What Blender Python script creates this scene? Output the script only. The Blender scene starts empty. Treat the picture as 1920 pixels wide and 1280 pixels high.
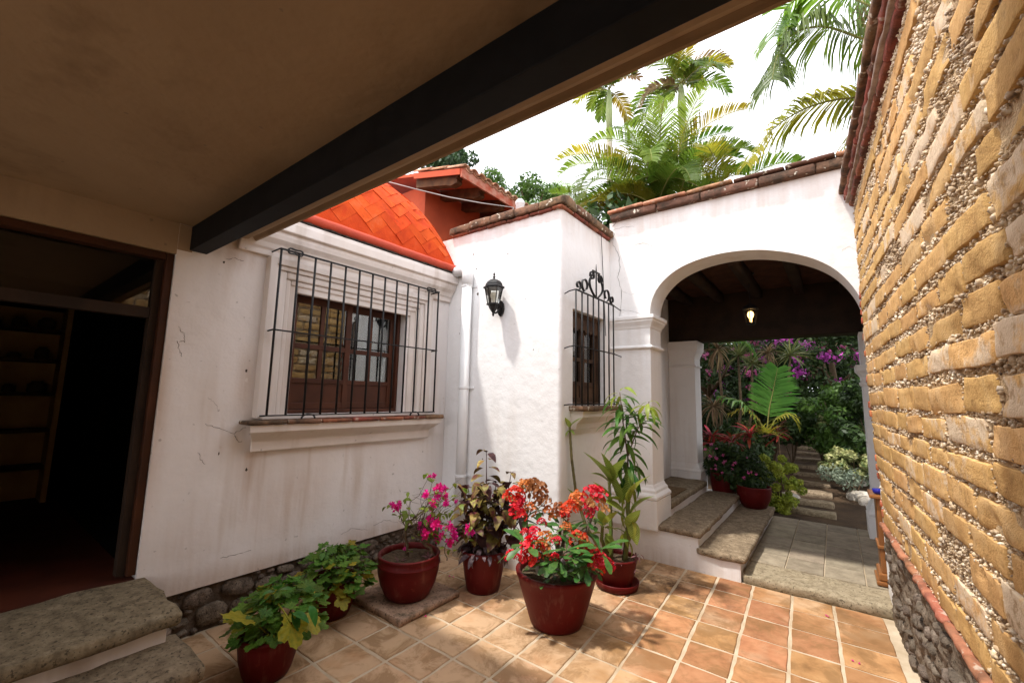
import bpy, math, random
import numpy as np
from mathutils import Vector, Matrix, noise, Euler

SC = bpy.context.scene
COL = SC.collection

# ------------------------------------------------------------------ camera, sky, sun, exposure
CAMH = 1.55
YAW, PIT, ROL = math.radians(36.98), math.radians(7.22), math.radians(1.21)
_f = Vector((-math.sin(YAW)*math.cos(PIT), math.cos(YAW)*math.cos(PIT), math.sin(PIT)))
_r0 = Vector((math.cos(YAW), math.sin(YAW), 0))
_u0 = _r0.cross(_f)
_r = math.cos(ROL)*_r0 + math.sin(ROL)*_u0
_u = -math.sin(ROL)*_r0 + math.cos(ROL)*_u0
CAM = Vector((0, 0, CAMH))
cd = bpy.data.cameras.new('camera'); cam = bpy.data.objects.new('camera', cd); COL.objects.link(cam)
cd.lens = 15.0; cd.sensor_width = 36.0; cd.clip_start = 0.05; cd.clip_end = 500
cam.matrix_world = Matrix(((_r.x, _u.x, -_f.x, 0), (_r.y, _u.y, -_f.y, 0), (_r.z, _u.z, -_f.z, CAMH), (0, 0, 0, 1)))
SC.camera = cam
SUN_TRAVEL = Vector((0.28, 0.33, -1.0)).normalized()
sun_el = math.asin(-SUN_TRAVEL.z); sun_az = math.atan2(-SUN_TRAVEL.x, -SUN_TRAVEL.y)
W = bpy.data.worlds.new('World'); SC.world = W; W.use_nodes = True
nt = W.node_tree; nt.nodes.clear()
sky = nt.nodes.new('ShaderNodeTexSky'); sky.sky_type = 'NISHITA'; sky.sun_disc = False
sky.sun_elevation = sun_el; sky.sun_rotation = sun_az
sky.air_density = 1.0; sky.dust_density = 7.0; sky.ozone_density = 1.0; sky.altitude = 1500
hs = nt.nodes.new('ShaderNodeHueSaturation'); hs.inputs['Saturation'].default_value = 0.22
mixw = nt.nodes.new('ShaderNodeMix'); mixw.data_type = 'RGBA'; mixw.inputs[0].default_value = 0.75
mixw.inputs[7].default_value = (7.9, 7.95, 8.5, 1)      # even white haze mixed over the clear sky
bg = nt.nodes.new('ShaderNodeBackground'); bg.inputs['Strength'].default_value = 0.15
wo = nt.nodes.new('ShaderNodeOutputWorld')
nt.links.new(sky.outputs[0], hs.inputs['Color']); nt.links.new(hs.outputs[0], mixw.inputs[6])
nt.links.new(mixw.outputs[2], bg.inputs['Color']); nt.links.new(bg.outputs[0], wo.inputs['Surface'])
sd = bpy.data.lights.new('sun', 'SUN'); sd.energy = 2.0; sd.angle = math.radians(3.0); sd.color = (1.0, 0.96, 0.90)
so = bpy.data.objects.new('sun', sd); COL.objects.link(so)
so.rotation_euler = SUN_TRAVEL.to_track_quat('-Z', 'Y').to_euler(); so.location = (0, -2, 12)
SC.view_settings.view_transform = 'Standard'; SC.view_settings.look = 'None'
SC.view_settings.exposure = 1.34; SC.view_settings.gamma = 1.0
SC.render.engine = 'CYCLES'
try:
    SC.cycles.max_bounces = 6; SC.cycles.diffuse_bounces = 4; SC.cycles.glossy_bounces = 3; SC.cycles.transparent_max_bounces = 12
except Exception: pass

# pixel of the photograph -> direction / point at a known place
def ray(px, py): return _r*((px-960)/800.0) - _u*((py-640)/800.0) + _f
def atD(px, py, D):                       # at horizontal distance D
    d = ray(px, py); return CAM + d*(D/math.hypot(d.x, d.y))
def onX(px, py, X): d = ray(px, py); return CAM + d*(X/d.x)
def onY(px, py, Y): d = ray(px, py); return CAM + d*(Y/d.y)
def onZ(px, py, Z): d = ray(px, py); return CAM + d*((Z-CAMH)/d.z)

rng = random.Random(11)
def R(a, b): return rng.uniform(a, b)

# ------------------------------------------------------------------ objects
def wl(o):
    p = Vector((0, 0, 0))
    while o is not None: p += o.location; o = o.parent
    return p
def tag(o, label=None, cat=None, group=None, kind=None):
    if label: o['label'] = label
    if cat: o['category'] = cat
    if group: o['group'] = group
    if kind: o['kind'] = kind
    return o
def thing(name, loc, label, cat, group=None, kind=None):
    o = bpy.data.objects.new(name, None); COL.objects.link(o); o.location = loc
    o.empty_display_size = 0.1
    return tag(o, label, cat, group, kind)
def link(name, me, parent, loc=(0, 0, 0), rot=None, scale=None):
    """an object sharing mesh data; loc in world space"""
    o = bpy.data.objects.new(name, me); COL.objects.link(o)
    o.parent = parent
    o.location = Vector(loc) - wl(parent) if parent else Vector(loc)
    if rot is not None:
        if isinstance(rot, Matrix):
            o.rotation_euler = rot.to_euler()
        else: o.rotation_euler = rot
    if scale is not None: o.scale = scale if hasattr(scale, '__len__') else (scale,)*3
    return o

class MB:
    def __init__(s): s.v = []; s.f = []
    def add(s, vs, fs):
        n = len(s.v); s.v.extend([tuple(p) for p in vs]); s.f.extend([tuple(i+n for i in q) for q in fs]); return s
    def box(s, x0, x1, y0, y1, z0, z1):
        vs = [(x0,y0,z0),(x1,y0,z0),(x1,y1,z0),(x0,y1,z0),(x0,y0,z1),(x1,y0,z1),(x1,y1,z1),(x0,y1,z1)]
        return s.add(vs, [(0,3,2,1),(4,5,6,7),(0,1,5,4),(1,2,6,5),(2,3,7,6),(3,0,4,7)])
    def quad(s, a, b, c, d): return s.add([a, b, c, d], [(0,1,2,3)])
    def prism(s, poly, axis, a0, a1):
        """poly: list of 2-tuples in the two other axes (x:(y,z) y:(x,z) z:(x,y)), any winding"""
        n = len(poly)
        def P(q, a): return (a,q[0],q[1]) if axis == 'x' else ((q[0],a,q[1]) if axis == 'y' else (q[0],q[1],a))
        vs = [P(q, a0) for q in poly] + [P(q, a1) for q in poly]
        fs = [(i, (i+1) % n, n+(i+1) % n, n+i) for i in range(n)] + [tuple(range(n-1, -1, -1)), tuple(range(n, 2*n))]
        return s.add(vs, fs)
    def tube(s, pts, rad, n=8, caps=True):
        pts = [Vector(p) for p in pts]; m = len(pts)
        if not hasattr(rad, '__len__'): rad = [rad]*m
        vs = []; fs = []; up = None
        for i, p in enumerate(pts):
            t = (pts[min(i+1, m-1)] - pts[max(i-1, 0)])
            t = t.normalized() if t.length > 1e-9 else Vector((0, 0, 1))
            if up is None: up = t.orthogonal().normalized()
            up = (up - t*up.dot(t)); up = up.normalized() if up.length > 1e-6 else t.orthogonal().normalized()
            b = t.cross(up)
            for k in range(n):
                a = 2*math.pi*k/n; vs.append(p + (up*math.cos(a) + b*math.sin(a))*rad[i])
        for i in range(m-1):
            for k in range(n):
                fs.append((i*n+k, i*n+(k+1) % n, (i+1)*n+(k+1) % n, (i+1)*n+k))
        if caps: fs.append(tuple(range(n-1, -1, -1))); fs.append(tuple((m-1)*n+k for k in range(n)))
        return s.add(vs, fs)
    def lathe(s, cx, cy, prof, n=32, closed=True, rfun=None):
        vs = []; fs = []; m = len(prof)
        for (r, z) in prof:
            for k in range(n):
                a = 2*math.pi*k/n; rr = r if rfun is None else rfun(r, z, a)
                vs.append((cx+rr*math.cos(a), cy+rr*math.sin(a), z))
        for i in range(m-1):
            for k in range(n): fs.append((i*n+k, i*n+(k+1) % n, (i+1)*n+(k+1) % n, (i+1)*n+k))
        if closed: fs.append(tuple(range(n-1, -1, -1))); fs.append(tuple((m-1)*n+k for k in range(n)))
        return s.add(vs, fs)
    def grid(s, fn, nu, nv):
        vs = [fn(i/nu, j/nv) for j in range(nv+1) for i in range(nu+1)]
        fs = [(j*(nu+1)+i, j*(nu+1)+i+1, (j+1)*(nu+1)+i+1, (j+1)*(nu+1)+i) for j in range(nv) for i in range(nu)]
        return s.add(vs, fs)
    def rough(s, x0, x1, y0, y1, z0, z1, n=(3, 3, 3), rd=0.015, amp=0.006, sc=9.0, seed=0.0, fn=None):
        """box with rounded, uneven edges"""
        lo = Vector((x0, y0, z0)); hi = Vector((x1, y1, z1)); idx = {}; vs = []; fs = []
        rd = min(rd, 0.49*min(hi-lo))
        def vid(i, j, k):
            if (i, j, k) in idx: return idx[(i, j, k)]
            # cells near the edges are shorter so that the rounding shows
            def w(t, m, L):
                if m == 1: return t
                if m == 2: return t*0.5
                e = rd/L; q = [0] + [e+(1-2*e)*a/(m-2) for a in range(m-1)] + [1]
                return q[t]
            p = Vector((x0+(x1-x0)*w(i, n[0], x1-x0), y0+(y1-y0)*w(j, n[1], y1-y0), z0+(z1-z0)*w(k, n[2], z1-z0)))
            c = Vector((min(max(p.x, x0+rd), x1-rd), min(max(p.y, y0+rd), y1-rd), min(max(p.z, z0+rd), z1-rd)))
            d = p-c
            nn = d.normalized() if d.length > 1e-9 else Vector((0, 0, 1))
            p = c + nn*rd if d.length > 1e-9 else p
            q = p*sc + Vector((seed*3.1, seed*1.7, seed*2.3))
            p = p + nn*amp*(noise.noise(q)*1.3 + noise.noise(q*2.7)*0.6)
            if fn: p = fn(p)
            idx[(i, j, k)] = len(vs); vs.append(p); return idx[(i, j, k)]
        a, b, c = n
        for i in range(a):
            for j in range(b):
                fs.append((vid(i,j,0), vid(i,j+1,0), vid(i+1,j+1,0), vid(i+1,j,0)))
                fs.append((vid(i,j,c), vid(i+1,j,c), vid(i+1,j+1,c), vid(i,j+1,c)))
        for i in range(a):
            for k in range(c):
                fs.append((vid(i,0,k), vid(i+1,0,k), vid(i+1,0,k+1), vid(i,0,k+1)))
                fs.append((vid(i,b,k), vid(i,b,k+1), vid(i+1,b,k+1), vid(i+1,b,k)))
        for j in range(b):
            for k in range(c):
                fs.append((vid(0,j,k), vid(0,j,k+1), vid(0,j+1,k+1), vid(0,j+1,k)))
                fs.append((vid(a,j,k), vid(a,j+1,k), vid(a,j+1,k+1), vid(a,j,k+1)))
        return s.add(vs, fs)
    def mesh(s, name, mat, smooth=False, org=(0, 0, 0)):
        me = bpy.data.meshes.new(name)
        ox, oy, oz = org
        me.from_pydata([(x-ox, y-oy, z-oz) for x, y, z in s.v], [], s.f)
        if isinstance(mat, (list, tuple)):
            for m in mat: me.materials.append(m)
        else: me.materials.append(mat)
        if smooth: me.polygons.foreach_set('use_smooth', [True]*len(me.polygons))
        me.update(); return me
    def build(s, name, mat, parent=None, smooth=False, bevel=0, org=None, fixn=True):
        if org is None:
            a = np.array(s.v); lo = a.min(0); hi = a.max(0); org = ((lo[0]+hi[0])/2, (lo[1]+hi[1])/2, lo[2])
        me = s.mesh(name, mat, smooth, org)
        if fixn:
            import bmesh
            bm = bmesh.new(); bm.from_mesh(me); bmesh.ops.recalc_face_normals(bm, faces=bm.faces[:]); bm.to_mesh(me); bm.free()
        o = link(name, me, parent, org)
        if bevel:
            md = o.modifiers.new('bevel', 'BEVEL'); md.width = bevel; md.segments = 2; md.limit_method = 'ANGLE'; md.angle_limit = 0.6
        return o

def np_mesh(name, verts, faces, mat):
    """fast mesh from numpy: verts (n,3), faces (m,k) all of one size"""
    me = bpy.data.meshes.new(name); k = faces.shape[1]
    me.vertices.add(len(verts)); me.vertices.foreach_set('co', verts.astype(np.float32).ravel())
    me.loops.add(faces.size); me.loops.foreach_set('vertex_index', faces.astype(np.int32).ravel())
    me.polygons.add(len(faces)); me.polygons.foreach_set('loop_start', np.arange(0, faces.size, k, dtype=np.int32))
    me.materials.append(mat); me.update(calc_edges=True); me.validate(); return me

# ------------------------------------------------------------------ materials
def newmat(name):
    m = bpy.data.materials.new(name); m.use_nodes = True
    n = m.node_tree.nodes; b = n['Principled BSDF']
    return m, m.node_tree, b
def coords(t, rand=True, kind='Object'):
    tc = t.nodes.new('ShaderNodeTexCoord'); out = tc.outputs[kind]
    if rand:
        oi = t.nodes.new('ShaderNodeObjectInfo'); mu = t.nodes.new('ShaderNodeMath'); mu.operation = 'MULTIPLY'; mu.inputs[1].default_value = 37.0
        ad = t.nodes.new('ShaderNodeVectorMath'); ad.operation = 'ADD'
        t.links.new(oi.outputs['Random'], mu.inputs[0]); t.links.new(out, ad.inputs[0]); t.links.new(mu.outputs[0], ad.inputs[1])
        return ad.outputs[0]
    return out
def nz(t, co, scale, detail=4, rough=0.55, dist=0.0):
    n = t.nodes.new('ShaderNodeTexNoise'); n.inputs['Scale'].default_value = scale; n.inputs['Detail'].default_value = detail
    n.inputs['Roughness'].default_value = rough; n.inputs['Distortion'].default_value = dist
    t.links.new(co, n.inputs['Vector']); return n.outputs['Fac']
def ramp(t, fac, stops):
    r = t.nodes.new('ShaderNodeValToRGB'); e = r.color_ramp.elements
    while len(e) < len(stops): e.new(0.5)
    for el, (p, c) in zip(e, stops):
        el.position = p; el.color = c if len(c) == 4 else (*c, 1)
    t.links.new(fac, r.inputs[0]); return r.outputs[0]
def mix(t, fac, a, b, mode='MIX'):
    m = t.nodes.new('ShaderNodeMix'); m.data_type = 'RGBA'; m.blend_type = mode
    if isinstance(fac, (int, float)): m.inputs[0].default_value = fac
    else: t.links.new(fac, m.inputs[0])
    for i, x in ((6, a), (7, b)):
        if isinstance(x, tuple): m.inputs[i].default_value = x if len(x) == 4 else (*x, 1)
        else: t.links.new(x, m.inputs[i])
    return m.outputs[2]
def bump(t, b, h, strength=0.3, dist=0.01, prev=None):
    n = t.nodes.new('ShaderNodeBump'); n.inputs['Strength'].default_value = strength; n.inputs['Distance'].default_value = dist
    t.links.new(h, n.inputs['Height'])
    if prev is not None: t.links.new(prev, n.inputs['Normal'])
    t.links.new(n.outputs[0], b.inputs['Normal']); return n.outputs[0]
def addh(t, a, b, k):
    m = t.nodes.new('ShaderNodeMath'); m.operation = 'MULTIPLY_ADD'; m.inputs[1].default_value = k
    t.links.new(b, m.inputs[0]); t.links.new(a, m.inputs[2]); return m.outputs[0]
def vary(t, col, amt=0.15, hue=0.0):
    """per-object brightness (and hue) variation"""
    oi = t.nodes.new('ShaderNodeObjectInfo'); mr = t.nodes.new('ShaderNodeMapRange')
    mr.inputs['To Min'].default_value = 1-amt; mr.inputs['To Max'].default_value = 1+amt
    t.links.new(oi.outputs['Random'], mr.inputs[0])
    h = t.nodes.new('ShaderNodeHueSaturation'); t.links.new(mr.outputs[0], h.inputs['Value'])
    if hue:
        mh = t.nodes.new('ShaderNodeMath'); mh.operation = 'MULTIPLY'; mh.inputs[1].default_value = 7.31
        fr = t.nodes.new('ShaderNodeMath'); fr.operation = 'FRACT'
        m2 = t.nodes.new('ShaderNodeMapRange'); m2.inputs['To Min'].default_value = 0.5-hue; m2.inputs['To Max'].default_value = 0.5+hue
        t.links.new(oi.outputs['Random'], mh.inputs[0]); t.links.new(mh.outputs[0], fr.inputs[0]); t.links.new(fr.outputs[0], m2.inputs[0])
        t.links.new(m2.outputs[0], h.inputs['Hue'])
    t.links.new(col, h.inputs['Color']); return h.outputs[0]
def setc(t, b, col):
    if isinstance(col, tuple): b.inputs['Base Color'].default_value = (*col, 1)
    else: t.links.new(col, b.inputs['Base Color'])

def simple(name, c1, c2=None, rough=0.7, scale=6.0, bscale=40.0, bstr=0.25, bdist=0.004, metal=0.0, var=0.0, hue=0.0, rand=True, spec=0.2, lo=0.35, hi=0.65, coat=0.0):
    m, t, b = newmat(name); co = coords(t, rand)
    c = ramp(t, nz(t, co, scale, 3), [(lo, c1), (hi, c2 or c1)])
    if var or hue: c = vary(t, c, var, hue)
    setc(t, b, c); b.inputs['Roughness'].default_value = rough; b.inputs['Metallic'].default_value = metal
    b.inputs['Specular IOR Level'].default_value = spec; b.inputs['Coat Weight'].default_value = coat
    if bstr: bump(t, b, nz(t, co, bscale, 2, 0.6), bstr, bdist)
    return m

def plaster(name, base, stain=(0.40, 0.27, 0.16), amount=0.5, warm=(0.74, 0.66, 0.58), bstr=0.5, spots=()):
    m, t, b = newmat(name)
    g = t.nodes.new('ShaderNodeNewGeometry'); co = g.outputs['Position']
    big = nz(t, co, 1.1, 3, 0.6); mid = nz(t, co, 4.5, 4, 0.65)
    c = ramp(t, big, [(0.35, warm), (0.62, base)])
    c = mix(t, 0.5, c, ramp(t, mid, [(0.3, tuple(x*0.93 for x in base)), (0.6, base)]))
    # streaks running down: noise stretched along Z
    mp = t.nodes.new('ShaderNodeMapping'); mp.inputs['Scale'].default_value = (5.0, 5.0, 0.5); t.links.new(co, mp.inputs[0])
    st = nz(t, mp.outputs[0], 1.0, 3, 0.6)
    f1 = ramp(t, st, [(0.50, (0, 0, 0)), (0.74, (1, 1, 1))])
    f2 = ramp(t, nz(t, co, 0.9, 1), [(0.42, (0, 0, 0)), (0.66, (1, 1, 1))])
    mm = t.nodes.new('ShaderNodeMath'); mm.operation = 'MULTIPLY'; t.links.new(f1, mm.inputs[0]); t.links.new(f2, mm.inputs[1])
    m2 = t.nodes.new('ShaderNodeMath'); m2.operation = 'MULTIPLY'; m2.inputs[1].default_value = amount; t.links.new(mm.outputs[0], m2.inputs[0])
    c = mix(t, m2.outputs[0], c, stain)
    # old damp and rust marks: (y, z, half width, half height, strength)
    if spots:
        sp_ = t.nodes.new('ShaderNodeSeparateXYZ'); t.links.new(co, sp_.inputs[0]); mn = ramp(t, nz(t, mp.outputs[0], 1.6, 3, 0.65), [(0.30, (0.15, 0.15, 0.15)), (0.68, (1, 1, 1))])
        for (y0, zc, ry, rz, am) in spots:
            fs_ = []
            for (ax_, c0, rr_) in ((1, y0, ry), (2, zc, rz)):
                a_ = t.nodes.new('ShaderNodeMath'); a_.operation = 'SUBTRACT'; a_.inputs[1].default_value = c0; t.links.new(sp_.outputs[ax_], a_.inputs[0])
                b_ = t.nodes.new('ShaderNodeMath'); b_.operation = 'ABSOLUTE'; t.links.new(a_.outputs[0], b_.inputs[0])
                m_ = t.nodes.new('ShaderNodeMapRange'); m_.interpolation_type = 'SMOOTHSTEP'; m_.inputs['From Min'].default_value = rr_; m_.inputs['From Max'].default_value = 0.0; m_.inputs['To Max'].default_value = 1.0; t.links.new(b_.outputs[0], m_.inputs[0]); fs_.append(m_.outputs[0])
            p_ = t.nodes.new('ShaderNodeMath'); p_.operation = 'MULTIPLY'; t.links.new(fs_[0], p_.inputs[0]); t.links.new(fs_[1], p_.inputs[1])
            q_ = t.nodes.new('ShaderNodeMath'); q_.operation = 'MULTIPLY'; t.links.new(p_.outputs[0], q_.inputs[0]); t.links.new(mn, q_.inputs[1])
            r_ = t.nodes.new('ShaderNodeMath'); r_.operation = 'MULTIPLY'; r_.inputs[1].default_value = am; t.links.new(q_.outputs[0], r_.inputs[0])
            c = mix(t, r_.outputs[0], c, (0.42, 0.27, 0.17))
    # small dark spots
    sp = nz(t, co, 23.0, 1, 0.5); f3 = ramp(t, sp, [(0.75, (0, 0, 0)), (0.80, (1, 1, 1))])
    m3 = t.nodes.new('ShaderNodeMath'); m3.operation = 'MULTIPLY'; m3.inputs[1].default_value = 0.5*amount; t.links.new(f3, m3.inputs[0])
    c = mix(t, m3.outputs[0], c, (0.16, 0.13, 0.10))
    setc(t, b, c); b.inputs['Roughness'].default_value = 0.88; b.inputs['Specular IOR Level'].default_value = 0.2
    bump(t, b, addh(t, nz(t, co, 7.0, 3, 0.6), nz(t, co, 75.0, 2, 0.6), 0.09), bstr, 0.02)
    return m

M = {}
M['plaster'] = plaster('white_plaster', (0.82, 0.81, 0.80), amount=0.32, warm=(0.76, 0.74, 0.72), bstr=0.4, spots=((4.0, 3.27, 5.0, 0.30, 0.42), (4.0, 3.52, 5.0, 0.26, 0.42), (4.0, -0.02, 5.0, 0.30, 0.55)))
M['plaster_old'] = plaster('old_white_plaster', (0.77, 0.73, 0.71), amount=0.9, warm=(0.70, 0.63, 0.58), bstr=0.45, spots=((1.40, 0.95, 0.16, 0.55, 0.75), (1.72, 0.72, 0.40, 0.50, 0.55), (1.30, 1.62, 0.10, 0.35, 0.6), (1.25, 2.50, 0.30, 0.16, 0.5), (1.9, 0.29, 3.0, 0.16, 0.6), (0.82, 1.4, 0.10, 1.3, 0.5), (1.05, 0.55, 0.35, 0.4, 0.35)))
M['plaster_trim'] = plaster('trim_plaster', (0.74, 0.68, 0.64), stain=(0.33, 0.24, 0.17), amount=0.85, warm=(0.66, 0.58, 0.51), bstr=0.2)
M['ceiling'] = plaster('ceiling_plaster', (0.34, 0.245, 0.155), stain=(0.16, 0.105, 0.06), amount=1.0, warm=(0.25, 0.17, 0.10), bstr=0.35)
M['concrete_edge'] = plaster('edge_plaster', (0.62, 0.53, 0.45), stain=(0.3, 0.22, 0.16), amount=0.6, warm=(0.52, 0.43, 0.35), bstr=0.25)
M['black_steel'] = simple('black_painted_steel', (0.0045, 0.0048, 0.0055), (0.008, 0.0085, 0.0095), 0.7, 9, 120, 0.1, 0.002, spec=0.2)
M['iron'] = simple('wrought_iron', (0.007, 0.0075, 0.008), (0.018, 0.016, 0.015), 0.55, 30, 150, 0.2, 0.002, spec=0.25)
M['mortar'] = simple('pale_mortar', (0.52, 0.42, 0.30), (0.38, 0.29, 0.19), 0.92, 5, 80, 0.5, 0.004, rand=False)
M['dark_wood'] = simple('dark_red_wood', (0.055, 0.020, 0.012), (0.085, 0.030, 0.016), 0.45, 5, 60, 0.15, 0.002)
M['door_wood'] = simple('door_frame_wood', (0.060, 0.020, 0.008), (0.035, 0.013, 0.006), 0.5, 4, 50, 0.2, 0.002)
M['old_wood'] = simple('weathered_wood', (0.10, 0.055, 0.030), (0.045, 0.025, 0.016), 0.75, 6, 60, 0.4, 0.004)
M['beam_wood'] = simple('black_beam_wood', (0.020, 0.012, 0.008), (0.035, 0.020, 0.012), 0.7, 6, 50, 0.3, 0.004)
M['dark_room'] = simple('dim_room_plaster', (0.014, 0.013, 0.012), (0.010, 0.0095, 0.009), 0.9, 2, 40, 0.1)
M['pvc'] = simple('white_pipe', (0.78, 0.78, 0.78), (0.72, 0.72, 0.71), 0.45, 3, 60, 0.05)
M['stone_step'] = None
def floor_tile_mat():
    m, t, b = newmat('terracotta_floor_tile'); co = coords(t, True)
    g = t.nodes.new('ShaderNodeNewGeometry'); wp = g.outputs['Position']
    c = ramp(t, nz(t, co, 7, 4, 0.62), [(0.28, (0.22, 0.105, 0.045)), (0.45, (0.345, 0.17, 0.074)), (0.72, (0.44, 0.235, 0.11))])
    c = vary(t, c, 0.13, 0.012)
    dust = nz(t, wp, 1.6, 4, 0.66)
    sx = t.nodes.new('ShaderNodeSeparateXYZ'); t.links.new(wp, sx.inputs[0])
    # dust thicker on the house side, strengthened to even out sun and shade
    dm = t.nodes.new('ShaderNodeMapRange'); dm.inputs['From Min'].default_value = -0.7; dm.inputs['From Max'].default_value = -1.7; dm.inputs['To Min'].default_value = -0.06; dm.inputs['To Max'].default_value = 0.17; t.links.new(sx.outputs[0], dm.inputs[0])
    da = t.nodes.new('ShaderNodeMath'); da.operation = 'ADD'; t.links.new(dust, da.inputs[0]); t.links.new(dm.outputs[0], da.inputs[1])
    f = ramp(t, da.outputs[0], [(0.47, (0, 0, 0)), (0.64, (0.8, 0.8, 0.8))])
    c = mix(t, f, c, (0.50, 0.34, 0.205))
    soil = nz(t, co, 4.0, 5, 0.72, 0.6)
    f2 = ramp(t, soil, [(0.46, (0, 0, 0)), (0.58, (0.62, 0.62, 0.62))])
    c = mix(t, f2, c, (0.195, 0.105, 0.042))
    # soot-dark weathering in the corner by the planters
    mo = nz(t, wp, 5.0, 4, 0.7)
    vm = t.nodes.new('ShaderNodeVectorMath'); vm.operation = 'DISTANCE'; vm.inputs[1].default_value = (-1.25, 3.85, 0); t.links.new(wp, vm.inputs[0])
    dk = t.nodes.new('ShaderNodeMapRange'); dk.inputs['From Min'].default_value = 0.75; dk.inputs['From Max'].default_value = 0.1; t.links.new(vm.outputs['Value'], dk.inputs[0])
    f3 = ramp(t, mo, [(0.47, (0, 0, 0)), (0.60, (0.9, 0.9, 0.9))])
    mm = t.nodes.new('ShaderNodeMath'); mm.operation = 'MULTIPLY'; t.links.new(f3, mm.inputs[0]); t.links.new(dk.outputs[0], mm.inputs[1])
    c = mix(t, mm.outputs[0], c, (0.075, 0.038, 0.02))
    setc(t, b, c); b.inputs['Roughness'].default_value = 0.75; b.inputs['Specular IOR Level'].default_value = 0.15
    bump(t, b, addh(t, nz(t, co, 9, 3, 0.6), nz(t, co, 110, 2, 0.6), 0.12), 0.35, 0.01)
    return m
def stone_mat(name, c1, c2, c3, sc=14, bs=0.8, spots=True):
    m, t, b = newmat(name); co = coords(t, True)
    c = ramp(t, nz(t, co, sc, 5, 0.72), [(0.30, c1), (0.50, c2), (0.72, c3)])
    if spots:
        f = ramp(t, nz(t, co, 60, 2, 0.6), [(0.58, (0, 0, 0)), (0.66, (0.8, 0.8, 0.8))]); c = mix(t, f, c, tuple(x*0.45 for x in c1))
    c = vary(t, c, 0.16, 0.008)
    setc(t, b, c); b.inputs['Roughness'].default_value = 0.9; b.inputs['Specular IOR Level'].default_value = 0.25
    bump(t, b, addh(t, nz(t, co, 18, 4, 0.7), nz(t, co, 80, 2, 0.7), 0.4), bs, 0.012)
    return m
def adobe_mat():
    m, t, b = newmat('ochre_adobe'); co = coords(t, True)
    c = ramp(t, nz(t, co, 5, 4, 0.65), [(0.28, (0.44, 0.245, 0.09)), (0.5, (0.575, 0.345, 0.135)), (0.75, (0.64, 0.43, 0.215))])
    c = vary(t, c, 0.15, 0.005)
    oi = t.nodes.new('ShaderNodeObjectInfo')
    pale = nz(t, co, 8, 4, 0.7)
    pr = t.nodes.new('ShaderNodeMapRange'); pr.inputs['From Min'].default_value = 0.45; pr.inputs['From Max'].default_value = 1.0
    pr.inputs['To Min'].default_value = -0.25; pr.inputs['To Max'].default_value = 0.22; t.links.new(oi.outputs['Random'], pr.inputs[0])
    ad = t.nodes.new('ShaderNodeMath'); ad.operation = 'ADD'; t.links.new(pale, ad.inputs[0]); t.links.new(pr.outputs[0], ad.inputs[1])
    f = ramp(t, ad.outputs[0], [(0.55, (0, 0, 0)), (0.68, (0.85, 0.85, 0.85))])
    c = mix(t, f, c, (0.66, 0.53, 0.38))
    dk = ramp(t, nz(t, co, 26, 3, 0.7), [(0.54, (0, 0, 0)), (0.68, (0.6, 0.6, 0.6))]); c = mix(t, dk, c, (0.30, 0.17, 0.065))
    setc(t, b, c); b.inputs['Roughness'].default_value = 0.95; b.inputs['Specular IOR Level'].default_value = 0.1
    bump(t, b, addh(t, nz(t, co, 38, 4, 0.72), nz(t, co, 150, 2, 0.7), 0.5), 0.75, 0.006)
    return m
def roof_tile_mat(name, c1, c2, lichen=0.5, dark=0.5):
    m, t, b = newmat(name); co = coords(t, True)
    c = ramp(t, nz(t, co, 9, 3, 0.65), [(0.3, c1), (0.7, c2)]); c = vary(t, c, 0.15, 0.01)
    f = ramp(t, nz(t, co, 6, 4, 0.7), [(0.45, (0, 0, 0)), (0.62, (dark,)*3)]); c = mix(t, f, c, (0.045, 0.032, 0.022))
    f = ramp(t, nz(t, co, 17, 2, 0.6), [(0.63, (0, 0, 0)), (0.69, (lichen,)*3)]); c = mix(t, f, c, (0.55, 0.50, 0.40))
    setc(t, b, c); b.inputs['Roughness'].default_value = 0.9; b.inputs['Specular IOR Level'].default_value = 0.2
    bump(t, b, addh(t, nz(t, co, 16, 4, 0.7), nz(t, co, 90, 2, 0.7), 0.2), 0.7, 0.012)
    return m
def glass_mat(name, tint=(0.85, 0.9, 0.88), alpha=0.25, rough=0.02):
    """thin window glass: mirror-like surface over see-through"""
    m, t, b = newmat(name); n = t.nodes; n.remove(b)
    gl = n.new('ShaderNodeBsdfGlossy'); gl.inputs['Roughness'].default_value = rough
    tr = n.new('ShaderNodeBsdfTransparent'); tr.inputs['Color'].default_value = (*tint, 1)
    fr = n.new('ShaderNodeFresnel'); fr.inputs['IOR'].default_value = 1.5
    ma = n.new('ShaderNodeMath'); ma.operation = 'MULTIPLY_ADD'; ma.inputs[1].default_value = 1.3; ma.inputs[2].default_value = alpha
    ma.use_clamp = True
    mx = n.new('ShaderNodeMixShader'); t.links.new(fr.outputs[0], ma.inputs[0]); t.links.new(ma.outputs[0], mx.inputs[0])
    t.links.new(tr.outputs[0], mx.inputs[1]); t.links.new(gl.outputs[0], mx.inputs[2])
    t.links.new(mx.outputs[0], n['Material Output'].inputs[0]); return m
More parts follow.
